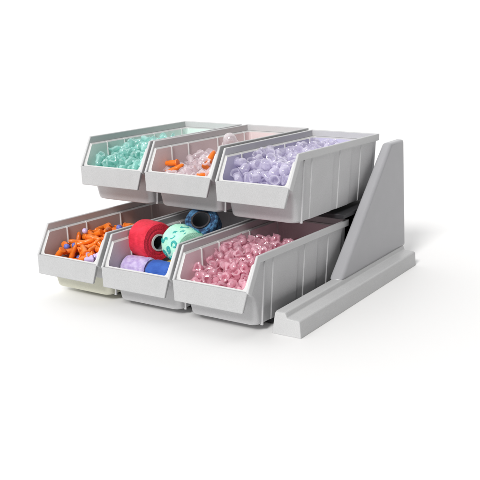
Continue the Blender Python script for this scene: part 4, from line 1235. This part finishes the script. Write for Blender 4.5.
INK = solid('teal_print', (.03,.36,.34), .6)
CORE_W = solid('white_core', (.62,.62,.60), .5); CORE_D = solid('dark_core', (.035,.03,.035), .6)
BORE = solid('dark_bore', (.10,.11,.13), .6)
CORE_G = solid('grey_core', (.32,.33,.34), .5)
red  = bandage('red_bandage', (.64,.010,.035), (.80,.022,.060))
mint = bandage('mint_bandage', (.40,.80,.60), (.50,.88,.68))
blue = bandage('mottled_blue_bandage', (.012,.035,.09), (.07,.21,.40), 160, (.42,.58))
lav  = bandage('lavender_bandage', (.46,.35,.66), (.64,.55,.80), 150, (.38,.64))
royal = bandage('royal_blue_bandage', (.02,.09,.42), (.035,.13,.52))
yellow = bandage('yellow_bandage', (.75,.52,.03), (.85,.62,.05))

def mint_print(t, r):
    cs = []
    for i in range(8):
        for j, z in enumerate((-.0115, .0005, .0125)):
            s = (i+.5*(j % 2))*r*2*PI/8+.0015*math.sin(i*2.3+j)
            cs.append(squiggle(s, z, (.0060,.0045,.0055)[(i+j) % 3], i*3+j+(i//2)))
    strokes(t, r, INK, cs)
def wl(key, p): return tuple(bin_mat(key) @ Vector(p))
ROLLS = [
 ('red bandage roll with a pale core, lying on top at the front of its bin', (-.0272,.0355,.0845), (1,-.30,.02), .0266, .0385, red, CORE_W, .0115, None),
 ('mint green bandage roll with teal printed marks, beside the red roll', (.0300,.0340,.0850), (1,-.42,-.10), .0250, .0410, mint, CORE_G, .0105, mint_print),
 ('mottled dark blue bandage roll with a dark hollow core, behind the mint roll', (.0155,.1000,.0965), (.16,-.60,.62), .0240, .0300, blue, CORE_D, .0138, None),
 ('lavender mottled bandage roll lying under the red roll, behind the front lip', (-.0265,.0070,.0480), (1,.03,0), .0200, .0400, lav, CORE_W, .0105, None),
 ('royal blue bandage roll lying beside the lavender roll, behind the front lip', (.0160,.0070,.0475), (1,-.03,0), .0195, .0410, royal, CORE_W, .0105, None),
 ('yellow bandage roll showing as a sliver between the red and royal blue rolls', (.0100,.0390,.0430), (1,.02,0), .0150, .0300, yellow, CORE_W, .0085, None),
]
for lb, p, ax, r, w, mt, co, ri, pr in ROLLS:
    roll(lb, p, ax, r, w, mt, co, ri, prints=pr, spin=.4)

# ---------------------------------------------------------------- light, world, camera
w = bpy.data.worlds.new('World'); SC.world = w; w.use_nodes = True
bg = w.node_tree.nodes['Background']; bg.inputs['Strength'].default_value = 1
WN, WL = w.node_tree.nodes, w.node_tree.links
# studio surround: white everywhere, fading to a dim side at the right front
tc = WN.new('ShaderNodeTexCoord'); dp = WN.new('ShaderNodeVectorMath'); dp.operation = 'DOT_PRODUCT'
dp.inputs[1].default_value = Vector((.93, -.30, -.05)).normalized()
WL.new(tc.outputs['Generated'], dp.inputs[0])
mr = WN.new('ShaderNodeMapRange'); mr.interpolation_type = 'SMOOTHSTEP'
mr.inputs[1].default_value = -.12; mr.inputs[2].default_value = .40; mr.inputs[3].default_value = WORLD[0]; mr.inputs[4].default_value = WORLD[1]
WL.new(dp.outputs['Value'], mr.inputs[0])
cb = WN.new('ShaderNodeCombineColor')
for i in range(3): WL.new(mr.outputs[0], cb.inputs[i])
WL.new(cb.outputs[0], bg.inputs['Color'])
sl = bpy.data.lights.new('key_light', 'SUN'); sl.energy = SUN[0]; sl.angle = math.radians(SUN[1]); sl.color = (1, .99, .975)
so = bpy.data.objects.new('key_light', sl); COL.objects.link(so); so.location = (-1, -1.5, 2)
so.rotation_euler = Vector(SUN[2]).to_track_quat('-Z', 'Y').to_euler()
def area(name, loc, target, size, power, col=(1,1,1)):
    l = bpy.data.lights.new(name, 'AREA'); l.shape = 'RECTANGLE'; l.size, l.size_y = size; l.energy = power; l.color = col
    o = bpy.data.objects.new(name, l); COL.objects.link(o); o.location = loc
    o.rotation_euler = (Vector(target)-Vector(loc)).to_track_quat('-Z', 'Y').to_euler()
    return o
for a in LAMPS: area(*a)

cam = bpy.data.cameras.new('camera'); co = bpy.data.objects.new('camera', cam); COL.objects.link(co)
cam.sensor_width = 36; cam.sensor_fit = 'HORIZONTAL'; cam.lens = 36*870.2363/480
cam.shift_x = .0762/480; cam.shift_y = 37.8787/480
cam.clip_start = .01; cam.clip_end = 500
X = Vector((.842627,.538208,-.017653)); Y = Vector((-.142076,.253818,.95676)); Z = -Vector((-.519417,.803684,-.290341))
co.matrix_world = Matrix(((X.x,Y.x,Z.x,.6996),(X.y,Y.y,Z.y,-.8670),(X.z,Y.z,Z.z,.3783),(0,0,0,1)))
SC.camera = co
SC.render.engine = 'CYCLES'
SC.cycles.use_denoising = True
SC.cycles.max_bounces = 16; SC.cycles.transparent_max_bounces = 24; SC.cycles.transmission_bounces = 10; SC.cycles.glossy_bounces = 4
SC.cycles.caustics_refractive = True; SC.cycles.sample_clamp_indirect = 6
SC.view_settings.view_transform = 'Standard'; SC.view_settings.look = 'None'
SC.view_settings.gamma = 1; SC.view_settings.exposure = 0; SC.view_settings.use_curve_mapping = False
SC.render.film_transparent = False
